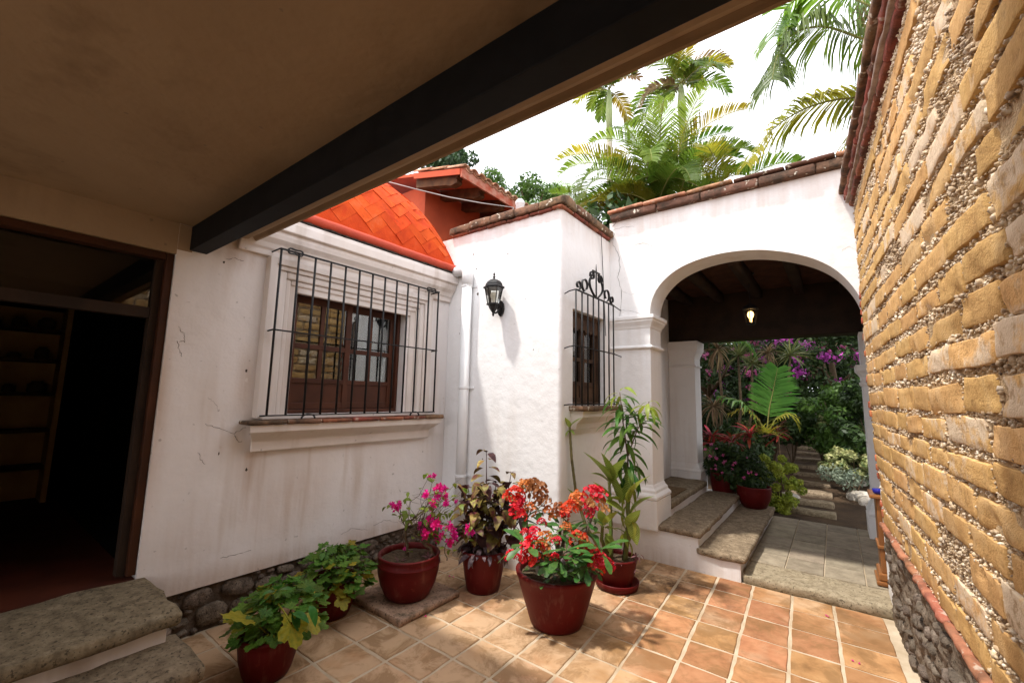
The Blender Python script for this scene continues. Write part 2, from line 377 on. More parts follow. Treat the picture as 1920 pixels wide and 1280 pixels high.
def leaf_mat(name, c1, c2, scale=12.0, trans=0.3, rough=0.45, var=0.25, hue=0.02, rand=True, lo=0.35, hi=0.65, c3=None, geo=False):
    m, t, b = newmat(name); n = t.nodes
    co = coords(t, rand)
    st = [(lo, c1), (hi, c2)]
    if c3: st.append((min(hi+0.14, 0.99), c3))
    c = ramp(t, nz(t, co, scale, 4), st)
    if var: c = vary(t, c, var, hue)
    setc(t, b, c); b.inputs['Roughness'].default_value = rough; b.inputs['Specular IOR Level'].default_value = 0.22
    if trans:
        tl = n.new('ShaderNodeBsdfTranslucent'); hsn = n.new('ShaderNodeHueSaturation'); hsn.inputs['Value'].default_value = 1.5
        hsn.inputs['Saturation'].default_value = 1.05
        t.links.new(c, hsn.inputs['Color']); t.links.new(hsn.outputs[0], tl.inputs['Color'])
        mx = n.new('ShaderNodeMixShader'); mx.inputs[0].default_value = trans
        t.links.new(b.outputs[0], mx.inputs[1]); t.links.new(tl.outputs[0], mx.inputs[2])
        t.links.new(mx.outputs[0], n['Material Output'].inputs[0])
    return m

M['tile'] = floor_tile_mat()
M['step'] = stone_mat('worn_grey_stone', (0.105, 0.075, 0.045), (0.215, 0.16, 0.10), (0.34, 0.265, 0.175), 16, 0.8)
M['slab'] = stone_mat('pale_threshold_stone', (0.19, 0.145, 0.09), (0.30, 0.24, 0.155), (0.40, 0.325, 0.22), 22, 0.6)
M['grey_tile'] = stone_mat('grey_cement_tile', (0.18, 0.145, 0.10), (0.27, 0.22, 0.155), (0.35, 0.295, 0.21), 8, 0.3, False)
M['rubble'] = stone_mat('dark_rubble_stone', (0.055, 0.040, 0.030), (0.125, 0.095, 0.07), (0.24, 0.19, 0.145), 16, 1.0)
M['base_rough'] = stone_mat('rough_earth_base', (0.085, 0.060, 0.042), (0.16, 0.12, 0.085), (0.26, 0.20, 0.15), 12, 1.0)
M['joint_dark'] = simple('dark_joint', (0.07, 0.05, 0.036), (0.14, 0.105, 0.078), 0.95, 12, 60, 0.8, 0.01)
M['adobe'] = adobe_mat()
M['adobe_joint'] = simple('sandy_joint', (0.54, 0.39, 0.22), (0.36, 0.24, 0.13), 0.95, 18, 90, 1.0, 0.01, rand=False)
def pebble_mat():
    m, t, b = newmat('pebbles'); co = coords(t, False)
    c = ramp(t, nz(t, co, 46, 2, 0.5), [(0.28, (0.15, 0.095, 0.06)), (0.38, (0.38, 0.26, 0.145)), (0.50, (0.56, 0.42, 0.26)), (0.64, (0.72, 0.62, 0.48))])
    big = ramp(t, nz(t, co, 2.2, 3), [(0.36, (0.6, 0.56, 0.53)), (0.56, (1.0, 1.0, 1.0))]); c = mix(t, 1.0, c, big, 'MULTIPLY')
    setc(t, b, c); b.inputs['Roughness'].default_value = 0.85; return m
M['pebble'] = pebble_mat()
M['red_brick'] = roof_tile_mat('red_brick', (0.38, 0.10, 0.05), (0.46, 0.16, 0.08), 0.3, 0.25)
M['band'] = roof_tile_mat('worn_band_tile', (0.27, 0.095, 0.05), (0.36, 0.16, 0.09), 0.5, 0.55)
M['cop_red'] = roof_tile_mat('red_coping_tile', (0.22, 0.062, 0.036), (0.29, 0.10, 0.06), 0.4, 0.7)
M['cop_brown'] = roof_tile_mat('brown_coping_tile', (0.115, 0.058, 0.038), (0.18, 0.095, 0.062), 0.95, 0.9)
M['cop_orange'] = roof_tile_mat('orange_coping_tile', (0.42, 0.19, 0.10), (0.50, 0.27, 0.16), 0.45, 0.6)
M['cop_moss'] = roof_tile_mat('mossy_coping_tile', (0.12, 0.075, 0.045), (0.24, 0.13, 0.075), 0.9, 0.85)
M['orange'] = simple('orange_roof_paint', (0.56, 0.066, 0.012), (0.49, 0.055, 0.010), 0.85, 5, 45, 0.4, 0.005, var=0.06, hue=0.002, spec=0.08)
def dome_mat():
    m, t, b = newmat('weathered_orange_paint'); g_ = t.nodes.new('ShaderNodeNewGeometry'); co = g_.outputs['Position']
    c = ramp(t, nz(t, co, 4, 4, .6), [(0.32, (0.44, 0.050, 0.012)), (0.55, (0.56, 0.072, 0.014)), (0.75, (0.58, 0.12, 0.045))]); c = vary(t, c, 0.07, 0.003)
    f = ramp(t, nz(t, co, 9, 5, .7), [(0.58, (0, 0, 0)), (0.75, (0.55, 0.55, 0.55))]); c = mix(t, f, c, (0.22, 0.04, 0.018))
    setc(t, b, c); b.inputs['Roughness'].default_value = 0.88; b.inputs['Specular IOR Level'].default_value = 0.08
    bump(t, b, addh(t, nz(t, co, 20, 3), nz(t, co, 80, 2), .3), .5, .01); return m
M['orange'] = dome_mat()
M['roll_red'] = simple('red_roll_paint', (0.46, 0.065, 0.03), (0.38, 0.05, 0.025), 0.6, 7, 50, 0.3, 0.004)
M['orange_wall'] = simple('orange_wall_paint', (0.46, 0.085, 0.035), (0.38, 0.07, 0.03), 0.85, 4, 50, 0.4, 0.004, rand=False)
M['glass'] = glass_mat('window_glass', (0.7, 0.75, 0.73), 0.10)
M['lamp_glass'] = glass_mat('lantern_glass', (0.93, 0.95, 0.93), 0.03, 0.05)
M['black_gap'] = simple('tar_line', (0.012, 0.010, 0.008), (0.05, 0.04, 0.03), 0.9, 30, 60, 0.5, 0.004)
M['pink_soot'] = M['plaster_trim']

# ------------------------------------------------------------------ ground and courtyard floor
def struct(o): o['kind'] = 'structure'; return o
m = MB(); m.box(-60, 60, -30, 6.76, -0.5, -0.045); struct(m.build('ground', simple('bare_ground', (0.20, 0.14, 0.09), (0.14, 0.10, 0.06), 0.95, 2, 30, 0.4, 0.02, rand=False)))
def garden_h(x, y):
    return -0.03 + 0.085*max(0, min(y-7.0, 10.0)) + 0.02*noise.noise(Vector((x*0.9, y*0.9, 0)))
m = MB(); m.grid(lambda u, v: ((-30+60*u), 6.74+53*(v**1.6), garden_h(-30+60*u, 6.74+53*(v**1.6))), 60, 60)
struct(m.build('garden_ground', simple('dark_garden_soil', (0.085, 0.052, 0.028), (0.045, 0.028, 0.016), 0.95, 3, 40, 0.8, 0.02, rand=False), smooth=True))

m = MB(); m.grid(lambda u, v: (-3.62+4.05*u, -1.6+5.96*v, -0.006+0.0022*noise.noise(Vector((u*70, v*90, 0)))), 60, 60)
cf = m.build('courtyard_floor', M['mortar'], None, smooth=True, org=(0, 0, -0.006)); struct(cf)
xs = [-3.36, -3.10, -2.80, -2.495, -2.19, -1.90, -1.62, -1.343, -1.08, -0.81, -0.54, -0.265, 0.003, 0.30]
ys = [-1.27, -1.0, -0.72, -0.45, -0.17, 0.10, 0.38, 0.65, 0.93, 1.20, 1.47, 1.745, 2.008, 2.27, 2.555, 2.84, 3.12, 3.41, 3.72, 4.04, 4.325]
def jx(x, y, i, j):
    return x - 0.05*max(0, y-2.3)*(0.0 if i == 0 else 1.0) + 0.004*noise.noise(Vector((i*2.3, j*1.9, 5)))
def jy(x, y, i, j): return y + (0.012*(x+0.8) if 1.3 < y < 4.2 and x > -1.5 else 0) + 0.005*noise.noise(Vector((i*1.7, j*2.9, 9)))
tr = random.Random(5)
for i in range(len(xs)-1):
    for j in range(len(ys)-1):
        if xs[i+1] < -1.9 and ys[j] > 3.25: continue            # the annex stands here
        if xs[i+1] < -2.2 and ys[j+1] < 0.80: continue           # under the stone steps
        g = 0.0098
        cs = []
        for (a, c, sx, sy) in ((i, j, 1, 1), (i+1, j, -1, 1), (i+1, j+1, -1, -1), (i, j+1, 1, -1)):
            X = jx(xs[a], ys[c], a, c); Y = jy(xs[a], ys[c], a, c)
            gg = g*tr.uniform(0.75, 1.25)
            cs.append((X+sx*gg, Y+sy*gg))
        cx = sum(c[0] for c in cs)/4; cy = sum(c[1] for c in cs)/4
        z = tr.uniform(-0.0015, 0.0015); tl = [tr.uniform(-0.0012, 0.0012) for _ in range(4)]
        # outline with slightly wandering edges, a worn arris, a flat top
        ring = []
        for k in range(4):
            a = cs[k]; bq = cs[(k+1) % 4]
            for q in range(4):
                f = q/4; w = 0 if q == 0 else tr.uniform(-0.0034, 0.0034)
                dx, dy = bq[0]-a[0], bq[1]-a[1]; L = math.hypot(dx, dy)
                ring.append((a[0]+dx*f-dy/L*w, a[1]+dy*f+dx/L*w, tl[k]*(1-f)+tl[(k+1) % 4]*f))
        n = len(ring); vs = []; fs = []
        for (px, py, pz) in ring: vs.append((px, py, -0.014))
        for (px, py, pz) in ring: vs.append((px, py, z+pz-0.004))
        for (px, py, pz) in ring: vs.append((px+(cx-px)*0.035, py+(cy-py)*0.035, z+pz))
        for l in range(2):
            for k in range(n): fs.append((l*n+k, l*n+(k+1) % n, (l+1)*n+(k+1) % n, (l+1)*n+k))
        fs.append(tuple(2*n+k for k in range(n)))
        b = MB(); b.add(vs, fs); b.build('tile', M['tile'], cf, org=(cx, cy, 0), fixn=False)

# ------------------------------------------------------------------ white house on the left
WX = -3.34
house = thing('white_house', (-3.5, 1.0, 0), 'white plastered house with barred window, cornice and stone footing, left side', 'house')
m = MB()
z0, z1 = 0.285, 2.86
m.box(WX-0.3, WX, -4.2, -0.5, z0, z1)
m.box(WX-0.3, WX, 0.82, 1.585, z0, z1); m.box(WX-0.3, WX, 1.585, 2.70, z0, 1.36); m.box(WX-0.3, WX, 1.585, 2.70, 2.37, z1)
m.box(WX-0.3, WX, 2.70, 3.268, z0, z1); m.box(WX-0.3, WX, -0.5, 0.82, z0, 0.40)
m.build('wall', M['plaster_old'], house)
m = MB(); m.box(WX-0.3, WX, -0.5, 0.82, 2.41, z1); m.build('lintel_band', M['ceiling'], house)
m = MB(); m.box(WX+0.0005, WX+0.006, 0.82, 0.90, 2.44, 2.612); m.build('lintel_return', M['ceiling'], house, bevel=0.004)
m = MB(); m.box(WX-0.3, WX-0.035, -4.2, 3.26, -0.04, 0.285); base = m.build('footing', M['joint_dark'], house)
sr = random.Random(3); placed = []
for q in range(2600):
    big = sr.uniform(0.085, 0.12) if q < 250 else (sr.uniform(0.05, 0.08) if q < 900 else sr.uniform(0.022, 0.045))
    hl = big*sr.uniform(0.8, 1.25); hh = min(big*sr.uniform(0.5, 0.8), 0.125); ym = sr.uniform(0.62, 3.22); zm = sr.uniform(0.01, 0.275)
    if zm+hh > 0.282 or zm-hh < -0.03: continue
    if any(((ym-p[0])/(hl+p[2]))**2 + ((zm-p[1])/(hh+p[3]))**2 < 0.86 for p in placed): continue
    placed.append((ym, zm, hl, hh)); sd_ = sr.uniform(0, 60); ang = sr.uniform(-0.35, 0.35)
    def shape(p, ym=ym, zm=zm, hl=hl, hh=hh, sd_=sd_, ang=ang):
        dy = (p.y-ym)/hl; dz = (p.z-zm)/hh; r = math.hypot(dy, dz)
        k = 1.0 if r < 0.8 else (0.8/r)**0.75
        k *= 1.08+0.22*noise.noise(Vector((dy*1.3+sd_, dz*1.3, 0)))
        y_ = dy*k*hl; z_ = dz*k*hh
        f = 1 if p.x > WX-0.06 else 0
        return Vector((p.x+f*(0.018*max(0, 1-r*r*0.5)+0.016*noise.noise(Vector((p.y*22, p.z*22, sd_)))), ym+y_*math.cos(ang)-z_*math.sin(ang), zm+y_*math.sin(ang)+z_*math.cos(ang)))
    b = MB(); b.rough(WX-0.10, WX-0.020+sr.uniform(-0.012, 0.008), ym-hl, ym+hl, zm-hh, zm+hh, (2, 6, 5), 0.02, 0.008, 14, sd_, shape)
    b.build('stone', M['rubble'], base, smooth=True)

# door opening, frame, transom
fr = thing('door_frame', (WX-0.1, 0.2, 0.45), 'reddish brown wooden frame with glazed transom in the dark doorway', 'door frame')
m = MB(); m.box(WX-0.16, WX-0.02, 0.778, 0.818, 0.455, 2.408); m.build('jamb', M['door_wood'], fr, bevel=0.004)
m = MB(); m.box(WX-0.16, WX-0.02, -0.498, -0.435, 0.455, 2.408); m.build('jamb', M['door_wood'], fr, bevel=0.004)
m = MB(); m.box(WX-0.16, WX-0.022, -0.433, 0.776, 2.365, 2.408); m.build('header', M['door_wood'], fr, bevel=0.004)
m = MB(); m.box(WX-0.13, WX-0.06, 0.738, 0.776, 0.455, 2.363); m.build('stop', M['beam_wood'], fr)
m = MB(); m.box(WX-0.13, WX-0.06, -0.433, 0.736, 1.985, 2.05); m.build('transom_rail', M['beam_wood'], fr)
m = MB(); m.box(WX-0.099, WX-0.093, -0.433, 0.736, 2.052, 2.363); m.build('transom_pane', glass_mat('transom_glass', (0.35, 0.42, 0.45), 0.05), fr)
# rooms behind door and window
M['room_tile'] = simple('room_floor_tile', (0.09, 0.022, 0.010), (0.06, 0.015, 0.008), 0.6, 5, 40, 0.1)
m = MB(); m.box(-7.2, WX-0.301, -3.0, 1.30, 0.43, 2.75)
m.f = [q for q in m.f if q != (1, 2, 6, 5)]
m.quad((WX-0.301, -3.0, 0.43), (WX-0.301, -0.5, 0.43), (WX-0.301, -0.5, 2.75), (WX-0.301, -3.0, 2.75))
m.quad((WX-0.301, 0.82, 0.43), (WX-0.301, 1.30, 0.43), (WX-0.301, 1.30, 2.75), (WX-0.301, 0.82, 2.75))
m.quad((WX-0.301, -0.5, 2.41), (WX-0.301, 0.82, 2.41), (WX-0.301, 0.82, 2.75), (WX-0.301, -0.5, 2.75))
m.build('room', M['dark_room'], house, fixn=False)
m = MB(); m.box(-7.15, WX-0.02, -0.5 if False else -0.495, 0.815, 0.402, 0.436); m.box(-7.15, WX-0.302, -2.9, -0.5, 0.432, 0.436)
m.build('room_floor', M['room_tile'], house)
m = MB(); m.box(-5.6, WX-0.301, 1.40, 3.20, 0.9, 2.75); m.f = [q for q in m.f if q != (1, 2, 6, 5)]
m.quad((WX-0.301, 1.40, 0.9), (WX-0.301, 3.20, 0.9), (WX-0.301, 3.20, 1.36), (WX-0.301, 1.40, 1.36))
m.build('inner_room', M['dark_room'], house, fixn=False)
# shelf unit deep in the room
sh = thing('shelf_unit', (-6.3, 0.3, 0.436), 'pale shelf unit with jars inside the dark room', 'shelf')
wood_pale = simple('pale_yellow_wood', (0.55, 0.40, 0.18), (0.45, 0.32, 0.14), 0.6, 4, 50, 0.1)
m = MB(); m.box(-6.5, -6.47, -0.35, 0.74, 0.437, 2.32); m.build('back_panel', wood_pale, sh)
for yy in (-0.35, 0.70):
    m = MB(); m.box(-6.469, -6.15, yy, yy+0.04, 0.437, 2.32); m.build('side_panel', wood_pale, sh)
for zz in (0.75, 1.10, 1.45, 1.78, 2.08):
    m = MB(); m.box(-6.469, -6.18, -0.308, 0.698, zz, zz+0.03); m.build('shelf', M['old_wood'], sh)
jr = random.Random(4)
jar_m = simple('dull_jar', (0.10, 0.075, 0.05), (0.16, 0.12, 0.08), 0.4, 5, 30, 0.05, var=0.4)
k = 0
for zz in (1.45, 1.78, 2.08):
    for yy in (0.05, 0.22, 0.40, 0.58):
        rr = jr.uniform(0.045, 0.07); hh = jr.uniform(0.08, 0.16); k += 1
        b = MB(); b.lathe(-6.33, yy, [(rr*0.9, zz+0.031), (rr, zz+0.045), (rr, zz+hh*0.8), (rr*0.6, zz+hh*0.92), (rr*0.62, zz+hh)], 14)
        tag(b.build('storage_jar', jar_m, None, smooth=True), ['first', 'second', 'third', 'fourth'][(k-1) % 4]+' dull jar from the left on the '+['lowest', 'middle', 'top'][(k-1)//4]+' jar shelf inside the doorway', 'jar', 'jars on the shelf unit')

# cornice, surround, sill
cornice_prof = [(WX-0.02, 2.545), (WX+0.03, 2.545), (WX+0.035, 2.585), (WX+0.05, 2.60), (WX+0.065, 2.635), (WX+0.095, 2.67), (WX+0.105, 2.70), (WX+0.105, 2.725), (WX+0.135, 2.735), (WX+0.14, 2.80), (WX+0.13, 2.838), (WX-0.02, 2.838)]
m = MB(); m.prism(cornice_prof, 'y', 1.16, 3.262); m.build('cornice', M['plaster_trim'], house, bevel=0.006)
m = MB(); m.rough(WX-0.02, WX+0.142, 1.2, 3.25, 2.8385, 2.854, (2, 60, 2), 0.005, 0.006, 18, 3.0); m.build('tar_line', M['black_gap'], house)
sur = None
def frame_ring(y0, y1, zb, zt, w, x0, x1, name, par, matl, bev=0.006):
    b = MB(); b.box(x0, x1, y0, y0+w, zb, zt); b.box(x0, x1, y1-w, y1, zb, zt); b.box(x0, x1, y0+w, y1-w, zt-w, zt)
    return b.build(name, matl, par, bevel=bev)
sur = frame_ring(1.362, 2.968, 1.352, 2.540, 0.05, WX-0.02, WX+0.075, 'window_surround', house, M['plaster_trim'])
frame_ring(1.412, 2.918, 1.352, 2.490, 0.035, WX-0.02, WX+0.058, 'fillet', sur, M['plaster_trim'])
frame_ring(1.447, 2.883, 1.352, 2.455, 0.055, WX-0.02, WX+0.045, 'band', sur, M['plaster_trim'], 0.012)
frame_ring(1.502, 2.828, 1.352, 2.400, 0.040, WX-0.02, WX+0.030, 'band', sur, M['plaster_trim'], 0.010)
frame_ring(1.542, 2.788, 1.352, 2.372, 0.060, WX-0.02, WX+0.018, 'inner_band', sur, M['plaster_trim'], 0.005)
sill_prof = [(WX-0.02, 1.12), (WX+0.055, 1.12), (WX+0.06, 1.19), (WX+0.075, 1.205), (WX+0.13, 1.24), (WX+0.165, 1.262), (WX+0.17, 1.312), (WX-0.02, 1.312)]
m = MB()
# the moulding returns to the wall at both ends: loft the profile with shorter lower runs
n = len(sill_prof); vs = []
for (x, z) in sill_prof: e = (WX+0.17-x)*0.55 if x > WX else 0.09; vs.append((x, 1.29+e, z))
for (x, z) in sill_prof: e = (WX+0.17-x)*0.55 if x > WX else 0.09; vs.append((x, 3.06-e, z))
m.add(vs, [(i, (i+1) % n, n+(i+1) % n, n+i) for i in range(n)] + [tuple(range(n)), tuple(range(2*n-1, n-1, -1))])
sill = m.build('window_sill', M['plaster_trim'], house, bevel=0.005)
yy = 1.27; tr = random.Random(8)
while yy < 3.05:
    L = min(0.262, 3.075-yy)
    b = MB(); b.rough(WX+0.02, WX+0.195, yy, yy+L-0.006, 1.313, 1.342+tr.uniform(-0.003, 0.003), (3, 5, 2), 0.01, 0.004, 16, yy)
    b.build('sill_tile', M['cop_moss'] if yy < 1.75 or yy > 2.75 else M['cop_red'], sill, smooth=True); yy += 0.262
m = MB(); m.box(WX-0.14, WX+0.075, 1.40, 2.94, 1.3425, 1.372); m.build('sill_ledge', M['plaster_trim'], sill, bevel=0.006)

# the window: two sashes
win = thing('casement_window', (WX-0.12, 2.14, 1.373), 'large dark red wooden window with glazed upper panes in the white house', 'window')
X0, X1 = WX-0.15, WX-0.09
m = MB(); m.box(X0-0.03, X1, 1.588, 1.62, 1.375, 2.366); m.box(X0-0.03, X1, 2.665, 2.697, 1.375, 2.366); m.box(X0-0.03, X1, 1.62, 2.665, 2.325, 2.366); m.box(X0-0.03, X1, 1.62, 2.665, 1.375, 1.405)
m.build('outer_frame', M['dark_wood'], win, bevel=0.003)
def sash(y0, y1, xa, xb):
    st = 0.05
    b = MB(); b.box(xa, xb, y0, y0+st, 1.407, 2.323); s_ = b.build('sash', M['dark_wood'], win, bevel=0.003)
    b = MB(); b.box(xa, xb, y1-st, y1, 1.407, 2.323); b.build('stile', M['dark_wood'], s_, bevel=0.003)
    ym = (y0+y1)/2
    for (za, zb) in ((2.268, 2.323), (1.895, 1.935), (1.615, 1.655), (1.407, 1.46)):
        b = MB(); b.box(xa+0.001, xb-0.001, y0+st, y1-st, za, zb); b.build('rail', M['dark_wood'], s_, bevel=0.003)
    for (za, zb) in ((1.935, 2.268), (1.655, 1.895)):
        b = MB(); b.box(xa+0.002, xb-0.002, ym-0.016, ym+0.016, za, zb); b.build('muntin', M['dark_wood'], s_)
        for (ya, yb) in ((y0+st, ym-0.016), (ym+0.016, y1-st)):
            b = MB(); b.box((xa+xb)/2-0.002, (xa+xb)/2+0.002, ya, yb, za, zb); b.build('pane', M['glass'], s_)
    b = MB(); b.box(xa+0.012, xb-0.012, y0+st, y1-st, 1.46, 1.615); b.build('panel', M['dark_wood'], s_)
sash(1.622, 2.165, X1-0.04, X1-0.008)
sash(2.125, 2.663, X1-0.078, X1-0.046)

# iron grille in front of it
gr = thing('window_grille', (WX+0.14, 2.18, 1.373), 'black iron bar grille over the large window with cornice', 'grille')
GX = WX+0.145
for i in range(13):
    yb = 1.398+0.131*i
    b = MB(); b.tube([(GX, yb, 1.372), (GX, yb, 2.59)], 0.0085, 8); b.build('bar', M['iron'], gr, smooth=True)
for zz in (1.374, 1.985, 2.588):
    b = MB(); b.box(GX-0.011, GX+0.011, 1.39, 2.978, zz-0.0045, zz+0.0045); b.build('cross_bar', M['iron'], gr)
    for yb in (1.39, 2.978):
        b = MB(); b.tube([(GX, yb, zz), (WX+0.01, yb-0.01, zz-0.01)], 0.006, 6); b.build('wall_tie', M['iron'], gr, smooth=True)
def scroll(pts_fn, n, w, th, name, par):
    """a flat iron strip following a curve in the YZ plane at X, width along X"""
    P = [pts_fn(i/n) for i in range(n+1)]
    b = MB(); vs = []; fs = []
    for i, p in enumerate(P):
        q = P[min(i+1, n)]; o_ = P[max(i-1, 0)]
        t_ = Vector((0, q[1]-o_[1], q[2]-o_[2])).normalized(); nn = Vector((0, -t_.z, t_.y))
        c = Vector(p)
        for (sx, sn) in ((-1, -1), (1, -1), (1, 1), (-1, 1)): vs.append(c+Vector((sx*w/2, 0, 0))+nn*(sn*th/2))
    for i in range(n):
        for k in range(4): fs.append((i*4+k, i*4+(k+1) % 4, (i+1)*4+(k+1) % 4, (i+1)*4+k))
    fs += [(3, 2, 1, 0), tuple(n*4+k for k in range(4))]
    b.add(vs, fs); return b.build(name, M['iron'], par)
for yc in (1.70, 2.73):                       # little C-scrolls standing on the sill under the grille
    def cs(t, yc=yc):
        a = math.radians(-50+280*t); rr = 0.034
        return (GX, yc+math.cos(a)*rr*1.5, 1.374-0.002+0.0*t-0.033+math.sin(a)*0.030+0.01) 
    scroll(cs, 24, 0.014, 0.008, 'scroll', gr)
    for sg in (-1, 1):
        def ce(t, yc=yc, sg=sg):
            a = t*2*math.pi; return (GX, yc+sg*0.026+0.010*math.cos(a), 1.334+0.008*math.sin(a))
        scroll(ce, 10, 0.014, 0.007, 'scroll_eye', gr)
for yc in (1.50, 2.87):
    def cs2(t, yc=yc):
        a = t*2*math.pi; return (GX+0.004, yc+0.055*math.cos(a), 2.588+0.022*math.sin(a)+0.006*math.sin(3*a))
    scroll(cs2, 20, 0.012, 0.010, 'scroll', gr)

# stone steps up to the doorway
st_ = thing('stone_steps', (-2.9, 0.2, 0), 'worn grey stone steps with white risers leading up to the dark doorway', 'steps')
m = MB(); m.rough(WX+0.002, -2.655, -0.62, 0.862, 0.385, 0.452, (8, 16, 3), 0.02, 0.012, 7, 1.0); m.build('tread', M['step'], st_, smooth=True)
m = MB(); m.rough(-2.80, -2.36, -0.60, 0.875, 0.235, 0.305, (6, 16, 3), 0.022, 0.012, 7, 2.0); m.build('tread', M['step'], st_, smooth=True)
m = MB(); m.rough(-2.50, -2.05, -0.60, 0.86, 0.09, 0.155, (6, 16, 3), 0.022, 0.012, 7, 3.0); m.build('tread', M['step'], st_, smooth=True)
for (xa, xb, za, zb) in ((WX+0.003, -2.72, -0.01, 0.389), (-2.719, -2.43, -0.01, 0.24), (-2.429, -2.10, -0.01, 0.095)):
    m = MB(); m.box(xa, xb, -0.55, 0.815, za, zb); m.build('riser', M['plaster_trim'], st_, bevel=0.006)

# ------------------------------------------------------------------ porch roof and steel beam
pr_ = thing('porch_roof', (-1.5, -1.4, 2.614), 'flat plastered porch roof slab overhead with rounded front edge', 'roof')
prof = [(-2.2, 2.614), (1.14, 2.614), (1.185, 2.615), (1.205, 2.622), (1.218, 2.634), (1.228, 2.640), (1.238, 2.632), (1.248, 2.622), (1.26, 2.620), (1.27, 2.628), (1.275, 2.65), (1.275, 2.79), (-2.2, 2.79)]
m = MB()
nseg = 60; n = len(prof); vs = []; fs = []
for q in range(nseg+1):
    x = WX+0.002+(0.40-WX)*q/nseg
    for (yy, zz) in prof:
        wob = 0.006*noise.noise(Vector((x*2.2, 3, 0)))+0.003*noise.noise(Vector((x*7, 9, 0)))
        vs.append((x, yy+(wob if yy > 1.0 else 0), zz+(wob*0.6 if 1.2 < yy else 0)))
for q in range(nseg):
    for k in range(n): fs.append((q*n+k, q*n+(k+1) % n, (q+1)*n+(k+1) % n, (q+1)*n+k))
fs += [tuple(range(n)), tuple(nseg*n+k for k in range(n-1, -1, -1))]
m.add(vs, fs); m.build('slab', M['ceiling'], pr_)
bm_ = thing('steel_beam', (-1.5, 0.93, 2.45), 'black steel beam running under the porch ceiling', 'beam')
m = MB(); m.box(WX-0.05, 0.44, 0.885, 0.985, 2.452, 2.6135); m.build('beam', M['black_steel'], bm_, bevel=0.004)

# hairline cracks and flaking in the old plaster
M['crack'] = simple('crack_line', (0.10, 0.075, 0.055), (0.05, 0.036, 0.026), 0.95, 30, 60, 0.3)
def crack(par, pts, w=0.004, seed=1):
    g = random.Random(seed); P = []
    for a, b in zip(pts[:-1], pts[1:]):
        for k in range(5): P.append(Vector(a).lerp(Vector(b), k/5))
    P.append(Vector(pts[-1])); P = [p+Vector([0 if abs(pts[0][i]-pts[-1][i]) < 1e-6 else g.uniform(-.006, .006) for i in range(3)]) for p in P]
    b = MB(); b.tube(P, [w*0.5*g.uniform(.3, 1.1) for _ in P], 4); return b.build('crack', M['crack'], par)
def cx_(par, pix, w, seed): crack(par, [onX(x, y, WX+0.0005) for x, y in pix], w, seed)
for k, (pix, w) in enumerate((([(385, 795), (412, 803), (438, 812), (462, 800)], .004), ([(440, 815), (444, 826), (455, 828)], .004), ([(371, 846), (376, 858), (383, 870)], .003), ([(334, 640), (336, 655), (341, 668)], .004), ([(335, 612), (345, 625), (347, 640), (338, 640)], .003), ([(425, 486), (440, 484), (456, 490)], .004), ([(388, 745), (400, 752), (410, 770)], .002), ([(700, 985), (720, 975), (745, 978)], .003), ([(640, 1000), (660, 990), (690, 992)], .003), ([(415, 1045), (440, 1040), (470, 1030)], .003), ([(655, 545), (690, 552), (700, 560)], .003))): cx_(house, pix, w, 40+k)
for k, (x, y, r) in enumerate(((413, 838, .016), (410, 850, .013), (462, 695, .016), (462, 712, .022), (462, 880, .016), (497, 548, .014), (832, 755, .02), (690, 500, .02), (680, 496, .014), (350, 440, .02), (420, 492, .012))):
    c = onX(x, y, WX+0.0006); b = MB(); g_ = random.Random(70+k); b.add([(c.x+0.001, c.y+r*math.cos(a)*g_.uniform(.4, 1.1)*.6, c.z+r*math.sin(a)*g_.uniform(.4, 1.1)) for a in [i*.7 for i in range(9)]], [tuple(range(9))]); b.build('flaked_spot', M['crack'] if k % 3 else M['plaster_trim'], house)
# ------------------------------------------------------------------ white annex with the wall lantern
AY, SX = 3.27, -1.92
annex = thing('white_annex', (-2.6, 4.5, 0), 'bright white plastered annex with the wall lantern and tile coping', 'building')
m = MB(); rc = 0.035
poly = [(WX-0.3, AY), (SX-rc, AY)] + [(SX-rc+rc*math.sin(math.radians(a)), AY+rc-rc*math.cos(math.radians(a))) for a in range(15, 91, 15)] + [(SX, AY+0.22), (WX-0.3, AY+0.22)]
m.prism(poly, 'z', -0.02, 3.28); m.build('front_wall', M['plaster'], annex)
m = MB(); ya = AY+0.22
m.box(SX-0.22, SX, ya, 4.185, -0.02, 1.47); m.box(SX-0.22, SX, ya, 4.185, 2.375, 3.28)
m.box(SX-0.22, SX, 4.185, 4.87, -0.02, 3.28); m.box(SX-0.22, SX, 4.87, 5.86, 2.44, 3.28); m.box(SX-0.22, SX, 4.87, 5.86, -0.02, 0.40); m.box(SX-0.22, SX, 5.86, 6.72, -0.02, 3.28)
m.build('side_wall', M['plaster'], annex)
m = MB(); m.box(-3.63, SX-0.221, ya+0.001, 6.7, 3.0, 3.2); m.build('roof_deck', M['cop_moss'], annex)
m = MB(); m.box(-3.63, SX-0.222, ya+0.002, 6.7, 0.3, 2.99); m.f = [q for q in m.f if q != (1, 2, 6, 5)]; m.build('inner_room', M['dark_room'], annex, fixn=False)
tr = random.Random(21)
cop = None
